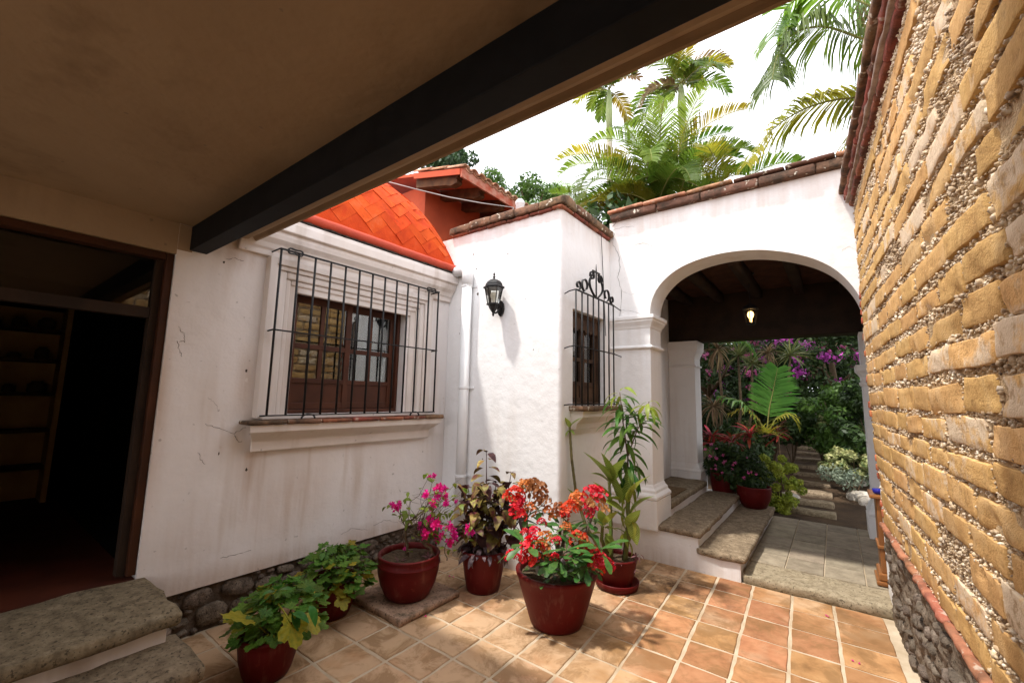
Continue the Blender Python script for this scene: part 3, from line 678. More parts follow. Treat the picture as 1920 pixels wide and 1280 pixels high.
def cop_row(par, axis, a0, a1, c0, c1, z0, z1, L, mat, jit=0.01, bulge=0.0, slope=0.0):
    a = a0
    while a < a1-0.03:
        l = min(L*tr.uniform(0.9, 1.1), a1-a); e = a+l-0.006; dz = tr.uniform(-0.004, 0.004); dc = tr.uniform(-jit, jit)
        mt = mat if not isinstance(mat, list) else tr.choice(mat)
        b = MB(); sd_ = tr.uniform(0, 50); cm = (c0+c1)/2; hw = (c1-c0)/2
        def fn(p):
            c = p.y if axis == 'x' else p.x; aa = p.x if axis == 'x' else p.y
            p.z += bulge*(1-((c-cm-dc)/hw)**2)*(1 if p.z > (z0+z1)/2 else 0) + slope*(aa-a)
            return p
        if axis == 'x': b.rough(a, e, c0+dc, c1+dc, z0+dz, z1+dz, (6, 5, 3), 0.014, 0.007, 18, sd_, fn)
        else: b.rough(c0+dc, c1+dc, a, e, z0+dz, z1+dz, (5, 6, 3), 0.014, 0.007, 18, sd_, fn)
        b.build('coping_tile', mt, par, smooth=True); a += l
cp = thing('annex_coping', (-2.6, 3.8, 3.28), 'two courses of mossy red tiles capping the white annex wall', 'coping')
cop_row(cp, 'x', WX+0.02, SX+0.035, AY-0.03, AY+0.2, 3.281, 3.312, 0.27, M['cop_red'], 0.004)
cop_row(cp, 'x', WX+0.0, SX+0.06, AY-0.055, AY+0.2, 3.314, 3.385, 0.31, M['cop_moss'], 0.008, 0.03)
cop_row(cp, 'y', AY+0.205, 4.33, SX-0.2, SX+0.03, 3.281, 3.312, 0.27, M['cop_red'], 0.004)
cop_row(cp, 'y', AY+0.21, 4.33, SX-0.2, SX+0.055, 3.314, 3.385, 0.31, M['cop_moss'], 0.008, 0.03)

# side window of the annex
sw = thing('side_window', (SX-0.1, 3.85, 1.47), 'narrow brown wooden window with carved pelmet on the annex side wall', 'window')
xa, xb = SX-0.13, SX-0.085
m = MB(); m.box(xa, SX-0.05, 3.495, 3.53, 1.472, 2.373); m.box(xa, SX-0.05, 4.148, 4.183, 1.472, 2.373); m.box(xa, SX-0.05, 3.53, 4.148, 2.335, 2.373); m.box(xa, SX-0.05, 3.53, 4.148, 1.472, 1.50); m.build('outer_frame', M['old_wood'], sw, bevel=0.003)
m = MB(); poly = [(3.531, 2.333), (3.531, 2.20)]
for q in range(1, 24): poly.append((3.531+0.616*q/24, 2.205+0.018*math.cos(q*math.pi*2/4)))
poly += [(4.147, 2.20), (4.147, 2.333)]
m.prism(poly, 'x', SX-0.083, SX-0.062); m.build('pelmet', M['old_wood'], sw)
for (y0, y1) in ((3.532, 3.838), (3.842, 4.146)):
    b = MB(); b.box(xa, xb, y0, y0+0.045, 1.502, 2.333); s_ = b.build('sash', M['old_wood'], sw, bevel=0.002)
    b = MB(); b.box(xa, xb, y1-0.045, y1, 1.502, 2.333); b.build('stile', M['old_wood'], s_, bevel=0.002)
    for (za, zb) in ((2.29, 2.333), (1.90, 1.935), (1.66, 1.70), (1.502, 1.545)):
        b = MB(); b.box(xa+0.001, xb-0.001, y0+0.045, y1-0.045, za, zb); b.build('rail', M['old_wood'], s_)
    for (za, zb) in ((1.935, 2.29), (1.70, 1.90)):
        b = MB(); b.box(xa+0.02, xa+0.024, y0+0.045, y1-0.045, za, zb); b.build('pane', M['glass'], s_)
    b = MB(); b.box(xa+0.012, xb-0.012, y0+0.045, y1-0.045, 1.545, 1.66); b.build('panel', M['old_wood'], s_)
m = MB(); m.rough(SX-0.10, SX+0.15, 3.42, 4.22, 1.425, 1.468, (4, 10, 2), 0.012, 0.005, 14, 4.0); sl2 = m.build('sill', M['cop_moss'], sw, smooth=True)
prof = [(SX-0.01, 1.26), (SX+0.05, 1.26), (SX+0.06, 1.31), (SX+0.085, 1.335), (SX+0.12, 1.37), (SX+0.125, 1.424), (SX-0.01, 1.424)]
m = MB(); m.prism(prof, 'y', 3.46, 4.18); m.build('sill_moulding', M['plaster_trim'], sw, bevel=0.004)
gr2 = thing('cross_grille', (SX+0.14, 3.7, 1.469), 'black iron grille topped with scrolls and a cross on the annex side', 'grille')
G2 = SX+0.14
for i in range(8):
    yb = 3.292+0.115*i
    b = MB(); b.tube([(G2, yb, 1.475), (G2, yb, 2.50)], 0.0078, 8); b.build('bar', M['iron'], gr2, smooth=True)
for zz in (1.488, 1.995, 2.498):
    b = MB(); b.box(G2-0.010, G2+0.010, 3.286, 4.104, zz-0.004, zz+0.004); b.build('cross_bar', M['iron'], gr2)
    b = MB(); b.tube([(G2, 3.288, zz), (SX+0.07, 3.30, zz-0.004), (SX-0.005, 3.34, zz-0.012)], 0.0055, 6); b.build('wall_tie', M['iron'], gr2, smooth=True)
    b = MB(); b.tube([(G2, 4.10, zz), (G2-0.02, 4.35, zz-0.01)], 0.0055, 6); b.build('wall_tie', M['iron'], gr2, smooth=True)
def gy(t): return 3.292+0.805*t
for sg in (-1, 1):
    c0 = 3.70
    def s1(t, sg=sg):      # tall S beside the cross
        a = t*math.pi
        return (G2, c0+sg*(0.03+0.13*math.sin(a*0.95)**1.0*(1-0.25*t)), 2.505+0.235*t)
    def s2(t, sg=sg):      # curl at its top
        a = math.radians(200-330*t); r = 0.045*(1-0.35*t)
        return (G2, c0+sg*(0.085+r*math.cos(a)*-1), 2.70+r*math.sin(a))
    def s3(t, sg=sg):      # outer C
        a = math.radians(-80+320*t); r = 0.062*(1-0.3*t)
        return (G2, c0+sg*(0.235+r*math.cos(a)), 2.575+r*math.sin(a))
    def s4(t, sg=sg):
        a = math.radians(-90+340*t); r = 0.042*(1-0.4*t)
        return (G2, c0+sg*(0.36-r*math.cos(a)), 2.548+r*math.sin(a))
    for s_ in (s1, s2, s3, s4): scroll(s_, 22, 0.022, 0.006, 'scroll', gr2)
b = MB(); b.tube([(G2, 3.70, 2.50), (G2, 3.70, 2.76), (G2, 3.70, 2.835)], [0.008, 0.008, 0.002], 6); b.build('cross_post', M['iron'], gr2)
b = MB(); b.box(G2-0.006, G2+0.006, 3.62, 3.78, 2.745, 2.76); b.build('cross_arm', M['iron'], gr2)

# wall lantern
LX, LY = -2.60, 3.14
lan = thing('wall_lantern', (-2.60, AY, 2.33), 'black six-sided carriage lantern on the white annex wall', 'lantern')
def hexring(r, z, n=6, ph=math.pi/6): return [(LX+r*math.cos(ph+2*math.pi*k/n), LY+r*math.sin(ph+2*math.pi*k/n), z) for k in range(n)]
def hexloft(b, prof):
    n = 6; vs = []; fs = []
    for (r, z) in prof: vs += hexring(r, z)
    for i in range(len(prof)-1):
        for k in range(n): fs.append((i*n+k, i*n+(k+1) % n, (i+1)*n+(k+1) % n, (i+1)*n+k))
    fs.append(tuple(range(n-1, -1, -1))); fs.append(tuple((len(prof)-1)*n+k for k in range(n)))
    b.add(vs, fs); return b
b = hexloft(MB(), [(0.088, 2.583), (0.105, 2.584), (0.107, 2.598), (0.086, 2.612), (0.082, 2.63), (0.066, 2.655), (0.035, 2.672), (0.012, 2.678)]); b.build('cap', M['iron'], lan)
b = MB(); b.lathe(LX, LY, [(0.011, 2.676), (0.008, 2.69), (0.015, 2.70), (0.006, 2.708), (0.011, 2.725), (0.002, 2.745)], 10); b.build('finial', M['iron'], lan, smooth=True)
b = hexloft(MB(), [(0.070, 2.432), (0.070, 2.420), (0.050, 2.412), (0.042, 2.390), (0.020, 2.355), (0.010, 2.340), (0.012, 2.325), (0.004, 2.305)]); b.build('base', M['iron'], lan)
top = hexring(0.088, 2.582); bot = hexring(0.058, 2.433)
for k in range(6):
    b = MB(); b.tube([bot[k], top[k]], 0.0045, 6); b.build('post', M['iron'], lan)
    t1, t2, b1, b2 = (Vector(q) for q in (top[k], top[(k+1) % 6], bot[k], bot[(k+1) % 6]))
    c = Vector((LX, LY, 0)); 
    def inn(p, f=0.965): return Vector((c.x+(p.x-c.x)*f, c.y+(p.y-c.y)*f, p.z))
    b = MB(); b.quad(inn(b1), inn(b2), inn(t2), inn(t1)); b.build('pane', M['lamp_glass'], lan, fixn=False)
bulb = simple('frosted_bulb', (0.75, 0.72, 0.62), (0.7, 0.67, 0.57), 0.3, 3, 20, 0)
b = MB(); b.lathe(LX, LY, [(0.012, 2.434), (0.013, 2.465), (0.016, 2.472), (0.030, 2.50), (0.032, 2.52), (0.024, 2.542), (0.002, 2.55)], 14); b.build('bulb', bulb, lan, smooth=True)
b = MB(); poly = []
for a in range(0, 360, 20): poly.append((-2.60+0.042*math.cos(math.radians(a)), 2.405+0.075*math.sin(math.radians(a))*(1.0 if abs(math.sin(math.radians(a))) < .9 else 1.08)))
b.prism(poly, 'y', AY-0.028, AY-0.001); b.build('back_plate', M['iron'], lan, bevel=0.008)
b = MB(); b.tube([(-2.60, AY-0.02, 2.40), (-2.60, AY-0.05, 2.375), (-2.60, AY-0.08, 2.352), (LX, LY+0.03, 2.345), (LX, LY, 2.345)], [0.014, 0.012, 0.010, 0.009, 0.009], 8); b.build('arm', M['iron'], lan, smooth=True)

# downpipe
dp = thing('downpipe', (-3.02, 3.21, 0), 'white plastic downpipe in the corner beside the lantern', 'pipe')
PX, PY, PR = -3.02, 3.208, 0.052
b = MB(); b.tube([(PX, PY, 0.0), (PX, PY, 2.73)], PR, 20); b.build('pipe', M['pvc'], dp, smooth=True)
b = MB(); b.tube([(PX, PY, 2.68), (PX, PY, 2.81), (PX-0.012, PY, 2.845), (PX-0.05, PY, 2.865), (PX-0.19, PY, 2.86)], [PR+0.006, PR+0.006, PR+0.005, PR+0.003, PR], 20); b.build('elbow', M['pvc'], dp, smooth=True)
for zz in (0.75, 1.62, 2.68):
    b = MB(); b.lathe(PX, PY, [(PR+0.001, zz-0.012), (PR+0.006, zz-0.01), (PR+0.006, zz+0.01), (PR+0.001, zz+0.012)], 20); b.box(PX+0.02, PX+0.085, AY-0.012, AY-0.002, zz-0.01, zz+0.01); b.build('clamp', M['pvc'], dp)
b = MB(); b.tube([(SX+0.012, 4.02, 3.33), (SX+0.03, 4.05, 3.28), (SX+0.012, 4.12, 3.0), (SX+0.010, 4.16, 2.6), (SX+0.012, 4.19, 2.2)], 0.004, 6)
tag(b.build('wall_cable', M['iron'], None, smooth=True), 'thin grey cable hanging down the annex side wall', 'cable')

# ------------------------------------------------------------------ orange vault over the house
DX0, DZ, DHX, DHY, DH, DCY, DE, DA = -3.25, 2.87, 1.72, 1.55, 1.33, 1.735, 6.0, 0.35
vault = thing('orange_vault', (-4.6, DCY, 2.86), 'orange painted brick vault roof with a rolled red edge', 'roof')
def dome(y, ph, off=0.0):
    v = (y-DCY)/DHY
    def P(v, ph):
        mm = max(1-min(abs(v), 1)**DE, 0)**DA
        return Vector((DX0-DHX+DHX*math.cos(ph), DCY+DHY*v, DZ+DH*math.sin(ph)*mm))
    p = P(v, ph)
    if off:
        a = P(min(v+0.01, 1), ph)-P(max(v-0.01, -1), ph); c = P(v, ph+0.01)-P(v, ph-0.01)
        nn = a.cross(c)
        if nn.length > 1e-9:
            nn.normalize()
            if nn.dot(Vector((1, 0.0, 0.8))) < 0: nn = -nn
            p = p+nn*off
    return p
m = MB(); m.grid(lambda u, v: dome(DCY-DHY+2*DHY*(0.5-0.5*math.cos(math.pi*u)), math.pi*v), 64, 48); m.build('shell', M['orange'], vault, smooth=True)
m = MB(); m.tube([(DX0+0.02, DCY-DHY-0.02, 2.885)]+[(DX0+0.02+0.006*noise.noise(Vector((q*1.3, 0, 0))), DCY-DHY+2*DHY*q/24-0.01, 2.892+0.006*noise.noise(Vector((q*.9, 4, 0)))) for q in range(25)], 0.046, 14); m.build('roll', M['roll_red'], vault, smooth=True)
hr = random.Random(9); Lb, Wb = 0.23, 0.115; ca, sa = math.cos(math.radians(45)), math.sin(math.radians(45)); cnt = 0
RL = 1.45                                   # metres of slope per radian
cells = []
for i in range(-40, 41):
    for j in range(-40, 41):
        t4 = (i-j) % 4
        if t4 == 0: cells.append((i*Wb, j*Wb, Lb, Wb))
        elif t4 == 3: cells.append((i*Wb, j*Wb, Wb, Lb))
done = set()
for (bx, by, w, h) in cells:
    g = 0.002
    cor = [(bx+g, by+g), (bx+w-g, by+g), (bx+w-g, by+h-g), (bx+g, by+h-g)]
    key = (round(bx, 3), round(by, 3), w > h)
    if key in done: continue
    done.add(key)
    st = [((x*ca-y*sa)+2.2, (x*sa+y*ca)+0.6) for x, y in cor]       # (Y along wall, slope metres)
    if min(s[0] for s in st) < 1.45 or max(s[0] for s in st) > DCY+DHY-0.03 or min(s[1] for s in st) < 0.06 or max(s[1] for s in st) > 1.75: continue
    if cnt >= 290: break
    cnt += 1
    o1 = hr.uniform(0.004, 0.013); tl = hr.uniform(-0.0045, 0.0045)
    vs = [dome(s[0], s[1]/RL, o1+(tl if k in (0, 1) else -tl)) for k, s in enumerate(st)] + [dome(s[0], s[1]/RL, -0.004) for s in st]
    b = MB(); b.add(vs, [(0,1,2,3), (0,4,5,1), (1,5,6,2), (2,6,7,3), (3,7,4,0)])
    b.build('brick', M['orange'], vault)

# ------------------------------------------------------------------ orange house with the tiled eave, behind
oh = thing('orange_house', (-6.0, 5.2, 2.9), 'orange house with tiled roof and carved rafter tails behind the vault', 'house')
EC = onY(865, 322, 4.30); EX, EZ = EC.x, EC.z              # eave corner
WXo = -5.32; ROOFS = 0.23
m = MB(); m.box(-8.5, WXo, 4.55, 8.5, 2.9, EZ+0.22); m.build('wall', M['orange_wall'], oh)
def roofz(x): return EZ+0.06+ROOFS*(EX-x)
m = MB(); m.prism([(EX, roofz(EX)-0.05), (EX, roofz(EX)), (-8.5, roofz(-8.5)), (-8.5, roofz(-8.5)-0.05)], 'y', 4.31, 8.4); m.build('soffit_boards', M['orange_wall'], oh)
m = MB(); m.prism([(EX+0.012, roofz(EX)-0.14), (EX+0.012, roofz(EX)-0.002), (EX-0.02, roofz(EX)-0.002), (EX-0.02, roofz(EX)-0.14)], 'y', 4.30, 8.4); m.build('fascia', simple('red_fascia', (0.34, 0.07, 0.035), (0.42, 0.20, 0.14), 0.8, 9, 40, 0.3), oh)
m = MB(); m.prism([(EX-0.02, roofz(EX)-0.10), (EX-0.02, roofz(EX)-0.004), (WXo, roofz(WXo)-0.004), (WXo, roofz(WXo)-0.10)], 'y', 4.285, 4.305); m.build('barge_board', M['orange_wall'], oh)
raft = simple('raw_brown_timber', (0.13, 0.06, 0.025), (0.07, 0.032, 0.016), 0.8, 7, 50, 0.4, 0.006)
for yy in (4.42, 4.95, 5.48, 6.0, 6.6):
    zt = lambda x: roofz(x)-0.052
    def lo_(x): return zt(x)-0.17
    xe = EX-0.12
    poly = [(WXo-0.02, zt(WXo-0.02)), (xe, zt(xe)), (xe-0.01, zt(xe)-0.05)]
    for q in range(7):
        a = math.radians(80-160*q/6); poly.append((xe-0.06+0.035*math.cos(a), zt(xe)-0.10+0.04*math.sin(a)))
    poly += [(xe-0.16, lo_(xe)+0.02), (xe-0.26, lo_(xe-0.26)), (WXo-0.02, lo_(WXo))]
    b = MB(); b.prism(poly, 'y', yy-0.06, yy+0.06); b.build('rafter_tail', raft, oh, bevel=0.004)
# barrel tiles: rows run down the slope (towards +X)
tl_m = [M['cop_orange'], roof_tile_mat('faded_roof_tile', (0.40, 0.20, 0.12), (0.55, 0.33, 0.22), 0.5, 0.4)]
def barrel(x0, x1, yc, r, z_off, up=True):
    b = MB(); n = 8; vs = []; fs = []
    for (x, rr) in ((x0, r*0.86), (x1, r)):
        for k in range(n+1):
            a = math.pi*k/n; yy = yc+rr*math.cos(a); zz = roofz(x)+z_off+(rr*math.sin(a)*0.8 if up else -rr*math.sin(a)*0.6+0.04)
            vs.append((x, yy, zz))
    m_ = n+1
    for k in range(n): fs.append((k, k+1, m_+k+1, m_+k))
    b.add(vs, fs); o = b.build('roof_tile', tl_m[tr.randrange(2)], oh, smooth=True, fixn=False)
    md = o.modifiers.new('solid', 'SOLIDIFY'); md.thickness = 0.014
yy = 4.36
for q in range(16):
    yc = yy+q*0.175
    for s_ in range(3):
        xx1 = EX+0.06-0.36*s_+tr.uniform(-0.015, 0.015); barrel(xx1-0.42, xx1, yc, 0.088, 0.012+0.006*s_, True)
    barrel(EX-0.36, EX+0.03, yc+0.088, 0.07, 0.0, False)
# vent and cable on the annex roof
vt = thing('roof_vent', onY(975, 388, 4.2), 'small white round-topped vent pipe behind the annex coping', 'vent')
p = wl(vt); b = MB(); b.lathe(p.x, p.y, [(0.055, 3.2), (0.055, p.z+0.03), (0.062, p.z+0.035), (0.058, p.z+0.07), (0.03, p.z+0.10), (0.004, p.z+0.105)], 18); b.build('vent_cap', M['pvc'], vt, smooth=True)
a = onX(716, 338, -4.30); c = onY(962, 389, 4.15); mid = (a+c)/2
b = MB(); b.tube([a, a.lerp(c, .25)+Vector((0, 0, -0.025)), a.lerp(c, .5)+Vector((0, 0, -0.04)), a.lerp(c, .75)+Vector((0, 0, -0.03)), c, Vector((c.x, c.y, 3.2))], 0.008, 6)
tag(b.build('roof_cable', simple('grey_cable', (0.35, 0.34, 0.32), (0.3, 0.29, 0.28), 0.6), None, smooth=True), 'grey cable strung from the vault to the annex roof', 'cable')

# ------------------------------------------------------------------ arch wall
RY = 4.34; RT = 4.68
aw = thing('arch_wall', (-0.6, 4.5, 0), 'white wall with wide round arch opening onto the portico', 'wall')
arch = [(-1.485, 2.30), (-1.487, 2.423), (-1.468, 2.545), (-1.43, 2.64), (-1.36, 2.735), (-1.25, 2.825), (-1.12, 2.885), (-0.97, 2.923), (-0.80, 2.943), (-0.62, 2.938), (-0.46, 2.915), (-0.30, 2.868), (-0.16, 2.81), (-0.03, 2.735), (0.08, 2.635), (0.165, 2.505), (0.22, 2.372), (0.255, 2.2)]
def smoothpoly(P, it=2):
    for _ in range(it):
        Q = [P[0]]
        for a, b in zip(P[:-1], P[1:]): Q += [(a[0]*.75+b[0]*.25, a[1]*.75+b[1]*.25), (a[0]*.25+b[0]*.75, a[1]*.25+b[1]*.75)]
        P = Q+[P[-1]]
    return P
A = smoothpoly(arch)
m = MB()
vs = []; n = len(A)
for yy in (RY, RT):
    vs += [(x, yy, z) for x, z in A] + [(x, yy, 3.5) for x, z in A]
fs = []
for i in range(n-1):
    fs.append((i, i+1, n+i+1, n+i)); fs.append((2*n+i+1, 2*n+i, 3*n+i, 3*n+i+1))
    fs.append((i+1, i, 2*n+i, 2*n+i+1)); fs.append((n+i, n+i+1, 3*n+i+1, 3*n+i))
m.add(vs, fs)
m.box(SX+0.001, A[0][0], RY, RT, 0.28, 3.5); m.box(A[-1][0], 0.95, RY, RT, -0.02, 3.5)
m.build('wall', M['plaster'], aw)
def moulding(par, name, x0, x1, y0, y1, prof, mat):
    """rectangular stack of mouldings: prof = (offset, z)"""
    b = MB(); vs = []; fs = []
    for (o, z) in prof: vs += [(x0, y0-o, z), (x1+o, y0-o, z), (x1+o, y1+o, z), (x0, y1+o, z)]
    for i in range(len(prof)-1):
        for k in range(4): fs.append((i*4+k, i*4+(k+1) % 4, (i+1)*4+(k+1) % 4, (i+1)*4+k))
    fs += [(3, 2, 1, 0), tuple((len(prof)-1)*4+k for k in range(4))]
    b.add(vs, fs); return b.build(name, mat, par, bevel=0.004)
pil = [('capital', [(0.003, 2.275), (0.008, 2.285), (0.014, 2.305), (0.034, 2.335), (0.042, 2.348), (0.042, 2.362), (0.056, 2.372), (0.056, 2.408)]),
       ('neck_ring', [(0.003, 2.055), (0.026, 2.066), (0.030, 2.078), (0.022, 2.090), (0.003, 2.10)]),
       ('base_moulding', [(0.048, 0.561), (0.056, 0.575), (0.056, 0.595), (0.045, 0.612), (0.032, 0.625), (0.030, 0.650), (0.012, 0.672), (0.003, 0.70)]),
       ('plinth', [(0.050, 0.285), (0.052, 0.559)])]
for nm, pf in pil: moulding(aw, nm, SX+0.002, -1.484, RY, RT, pf, M['plaster'])
ac = thing('arch_coping', (-0.7, 4.5, 3.5), 'lichen-spotted brown and orange tiles capping the arch wall', 'coping')
cop_row(ac, 'x', SX+0.03, 0.20, RY-0.07, RT-0.05, 3.502, 3.575, 0.47, M['cop_brown'], 0.01, 0.01)
cop_row(ac, 'x', SX+0.00, 0.22, RY-0.075, RT-0.1, 3.588, 3.622, 0.40, [M['cop_orange'], M['cop_brown'], M['cop_brown']], 0.012, 0.0, 0.014)
m = MB(); m.box(SX+0.05, 0.95, RY-0.02, RT, 3.5005, 3.604); m.build('bedding', M['cop_moss'], ac)
b = MB(); pc = onY(1378, 338, 5.2); b.lathe(pc.x, pc.y, [(0.20, 3.25), (0.20, pc.z-0.12), (0.18, pc.z-0.05), (0.13, pc.z-0.01), (0.06, pc.z+0.015), (0.005, pc.z+0.02)], 24)
tag(b.build('roof_skylight', M['plaster'], None, smooth=True), 'white domed lump rising behind the arch wall coping', 'skylight')

# ------------------------------------------------------------------ portico
po = thing('portico', (-0.6, 5.6, 0), 'shaded portico with dark timber ceiling behind the arch', 'portico')
M['ceil_brick'] = simple('portico_ceiling_brick', (0.075, 0.032, 0.018), (0.045, 0.02, 0.012), 0.9, 8, 30, 0.5, 0.01)
m = MB(); m.box(SX+0.001, 0.95, RT+0.001, 6.9, 3.02, 3.10); m.build('ceiling', M['ceil_brick'], po)
m = MB(); m.box(SX-0.1, 1.6, RT-0.02, 7.2, 3.11, 3.24); m.build('roof', M['cop_moss'], po)
for xx in (-1.62, -1.20, -0.74, -0.28, 0.18, 0.62):
    m = MB(); m.rough(xx-0.055, xx+0.055, RT+0.002, 6.42, 2.90, 3.019, (2, 8, 2), 0.012, 0.006, 6, xx); m.build('ceiling_beam', M['beam_wood'], po, smooth=True)
m = MB(); m.box(SX+0.001, 0.95, 6.42, 6.70, 2.375, 3.019); m.build('lintel', M['beam_wood'], po, bevel=0.008)
m = MB(); m.box(0.70, 0.95, RT+0.001, 6.41, -0.02, 3.019); m.build('end_wall', M['plaster_old'], po)
m = MB(); m.box(SX+0.003, -1.56, 6.385, 6.70, 0.3, 2.374); pl = m.build('pillar', M['plaster'], po)
for nm, pf in (('capital', [(0.003, 2.13), (0.01, 2.16), (0.03, 2.21), (0.05, 2.25), (0.055, 2.373)]), ('neck_ring', [(0.003, 2.0), (0.022, 2.01), (0.022, 2.03), (0.003, 2.04)]), ('base', [(0.046, 0.552), (0.05, 0.58), (0.035, 0.60), (0.025, 0.63), (0.003, 0.67)]), ('plinth', [(0.045, 0.30), (0.047, 0.55)])):
    moulding(pl, nm, SX+0.004, -1.561, 6.386, 6.69, pf, M['plaster'])
def moulding4(par, name, x0, x1, y0, y1, prof, mat):
    b = MB(); vs = []; fs = []
    for (o, z) in prof: vs += [(x0-o, y0-o, z), (x1+o, y0-o, z), (x1+o, y1+o, z), (x0-o, y1+o, z)]
    for i in range(len(prof)-1):
        for k in range(4): fs.append((i*4+k, i*4+(k+1) % 4, (i+1)*4+(k+1) % 4, (i+1)*4+k))
    fs += [(3, 2, 1, 0), tuple((len(prof)-1)*4+k for k in range(4))]
    b.add(vs, fs); return b.build(name, mat, par, bevel=0.004)
m = MB(); m.box(0.272, 0.60, 6.385, 6.70, 0.0, 2.374); pr2 = m.build('pillar', M['plaster'], po)
for nm, pf in (('capital', [(0.003, 1.74), (0.02, 1.76), (0.022, 1.79), (0.008, 1.80), (0.01, 1.85), (0.03, 1.89), (0.055, 1.92), (0.058, 1.985)]), ('base', [(0.046, 0.30), (0.05, 0.33), (0.035, 0.36), (0.025, 0.40), (0.003, 0.44)]), ('plinth', [(0.05, 0.07), (0.052, 0.298)])):
    moulding4(pr2, nm, 0.273, 0.599, 6.386, 6.699, pf, M['plaster'])
# dark doorway of the portico
m = MB(); m.box(SX-0.16, SX-0.05, 4.872, 4.93, 0.471, 2.438); m.box(SX-0.16, SX-0.05, 5.80, 5.858, 0.471, 2.438); m.box(SX-0.16, SX-0.05, 4.93, 5.80, 2.38, 2.438)
d_ = m.build('portico_door', M['beam_wood']); tag(d_, 'black wooden door frame in the portico beside the arch pillar', 'door')
m = MB(); m.box(SX-0.12, SX-0.09, 4.931, 5.799, 0.475, 2.379); m.build('leaf_panel', M['black_steel'], d_)
# steps inside the portico, climbing to the left
ps = thing('portico_steps', (-1.2, 5.3, 0), 'two stone steps with white sides beside the arch pillar', 'steps')
m = MB(); m.prism([(SX+0.001, -0.02), (-0.735, -0.02), (-0.735, 0.152), (-1.075, 0.152), (-1.075, 0.288), (SX+0.001, 0.288)], 'y', RY-0.012, 6.75); m.build('core', M['plaster'], ps)
m = MB(); m.rough(-1.445, -1.045, RY-0.035, 6.40, 0.289, 0.342, (6, 20, 3), 0.018, 0.010, 7, 5.0); m.build('tread', M['step'], ps, smooth=True)
m = MB(); m.rough(-1.09, -0.690, RY-0.035, 6.62, 0.153, 0.205, (6, 20, 3), 0.018, 0.010, 7, 6.0); m.build('tread', M['step'], ps, smooth=True)
m = MB(); m.rough(SX+0.002, -1.43, RT+0.06, 6.33, 0.405, 0.47, (6, 14, 3), 0.015, 0.008, 7, 8.0); m.build('landing', M['step'], ps, smooth=True)
m = MB(); m.box(SX+0.003, -1.447, RT+0.058, 6.34, 0.2885, 0.406); m.build('riser', M['plaster_trim'], ps)
m = MB(); m.rough(-1.86, -1.49, 4.95, 5.55, 0.472, 0.486, (8, 10, 2), 0.006, 0.003, 30, 2.0); tag(m.build('door_mat', simple('coir_mat', (0.12, 0.07, 0.03), (0.18, 0.11, 0.05), 0.95, 30, 200, 1.0, 0.006), None, smooth=True), 'small brown doormat on the stone landing in the portico', 'doormat')
# portico floor: threshold stone and grey tiles
pf_ = None
m = MB(); m.box(-0.734, 0.70, RY+0.05, 6.745, -0.04, 0.055); pf_ = struct(m.build('portico_floor', M['mortar']))
m = MB(); m.rough(-0.725, 0.30, RY-0.015, RY+0.40, -0.015, 0.072, (18, 8, 3), 0.024, 0.013, 6, 9.0); m.build('threshold_stone', M['slab'], pf_, smooth=True)
tr = random.Random(31)
for i in range(5):
    for j in range(6):
        xa = -0.73+0.285*i; ya_ = RY+0.407+0.332*j
        b = MB(); z = 0.068+tr.uniform(-0.0015, 0.0015); x1 = min(xa+0.279, 0.695)
        b.box(xa+0.004, x1, ya_+0.004, ya_+0.327, 0.050, z); b.build('tile', M['grey_tile'], pf_, bevel=0.004)

# hanging lantern, lit
hl = thing('hanging_lantern', (-0.715, 5.5, 3.019), 'lit hanging lantern under the dark portico ceiling', 'lantern')
LX, LY = -0.715, 5.5
b = MB(); b.lathe(LX, LY, [(0.06, 3.018), (0.058, 3.005), (0.02, 2.985), (0.008, 2.975)], 16); b.build('ceiling_rose', M['iron'], hl, smooth=True)
b = MB(); b.tube([(LX, LY, 2.98), (LX, LY, 2.66)], 0.005, 6); b.build('chain', M['iron'], hl)
b = hexloft(MB(), [(0.088, 2.588), (0.092, 2.598), (0.062, 2.63), (0.02, 2.655), (0.006, 2.665)]); b.build('cap', M['iron'], hl)
b = hexloft(MB(), [(0.052, 2.435), (0.055, 2.422), (0.03, 2.41), (0.004, 2.405)]); b.build('base', M['iron'], hl)
top = hexring(0.080, 2.588); bot = hexring(0.052, 2.435)
for k in range(6):
    b = MB(); b.tube([bot[k], top[k]], 0.004, 6); b.build('post', M['iron'], hl)
mb_, t, bb = newmat('lit_bulb'); bb.inputs['Emission Color'].default_value = (1.0, 0.55, 0.18, 1); bb.inputs['Emission Strength'].default_value = 2.2; bb.inputs['Base Color'].default_value = (0.8, 0.6, 0.4, 1)
b = MB(); b.lathe(LX, LY, [(0.012, 2.44), (0.014, 2.48), (0.030, 2.51), (0.034, 2.535), (0.024, 2.562), (0.003, 2.572)], 14); b.build('bulb', mb_, hl, smooth=True)

# wooden stand beside the adobe wall
cb = thing('wooden_stand', (0.42, 4.92, 0.072), 'narrow varnished wooden stand at the end of the adobe wall', 'stand')
wd = simple('varnished_wood', (0.30, 0.12, 0.035), (0.20, 0.075, 0.022), 0.35, 4, 40, 0.1, coat=0.3)
m = MB(); m.box(0.19, 0.56, 4.775, 5.10, 0.073, 0.11); m.build('foot', wd, cb, bevel=0.012)
m = MB(); m.box(0.205, 0.54, 4.79, 5.09, 0.11, 0.17); m.build('plinth', wd, cb, bevel=0.012)
m = MB(); m.box(0.228, 0.52, 4.81, 5.07, 0.17, 0.76); m.build('cabinet', wd, cb, bevel=0.006)
m = MB(); m.box(0.215, 0.53, 4.80, 5.08, 0.36, 0.385); m.build('ledge', wd, cb, bevel=0.005)
m = MB(); m.box(0.185, 0.56, 4.775, 5.10, 0.761, 0.79); m.build('top', wd, cb, bevel=0.008)
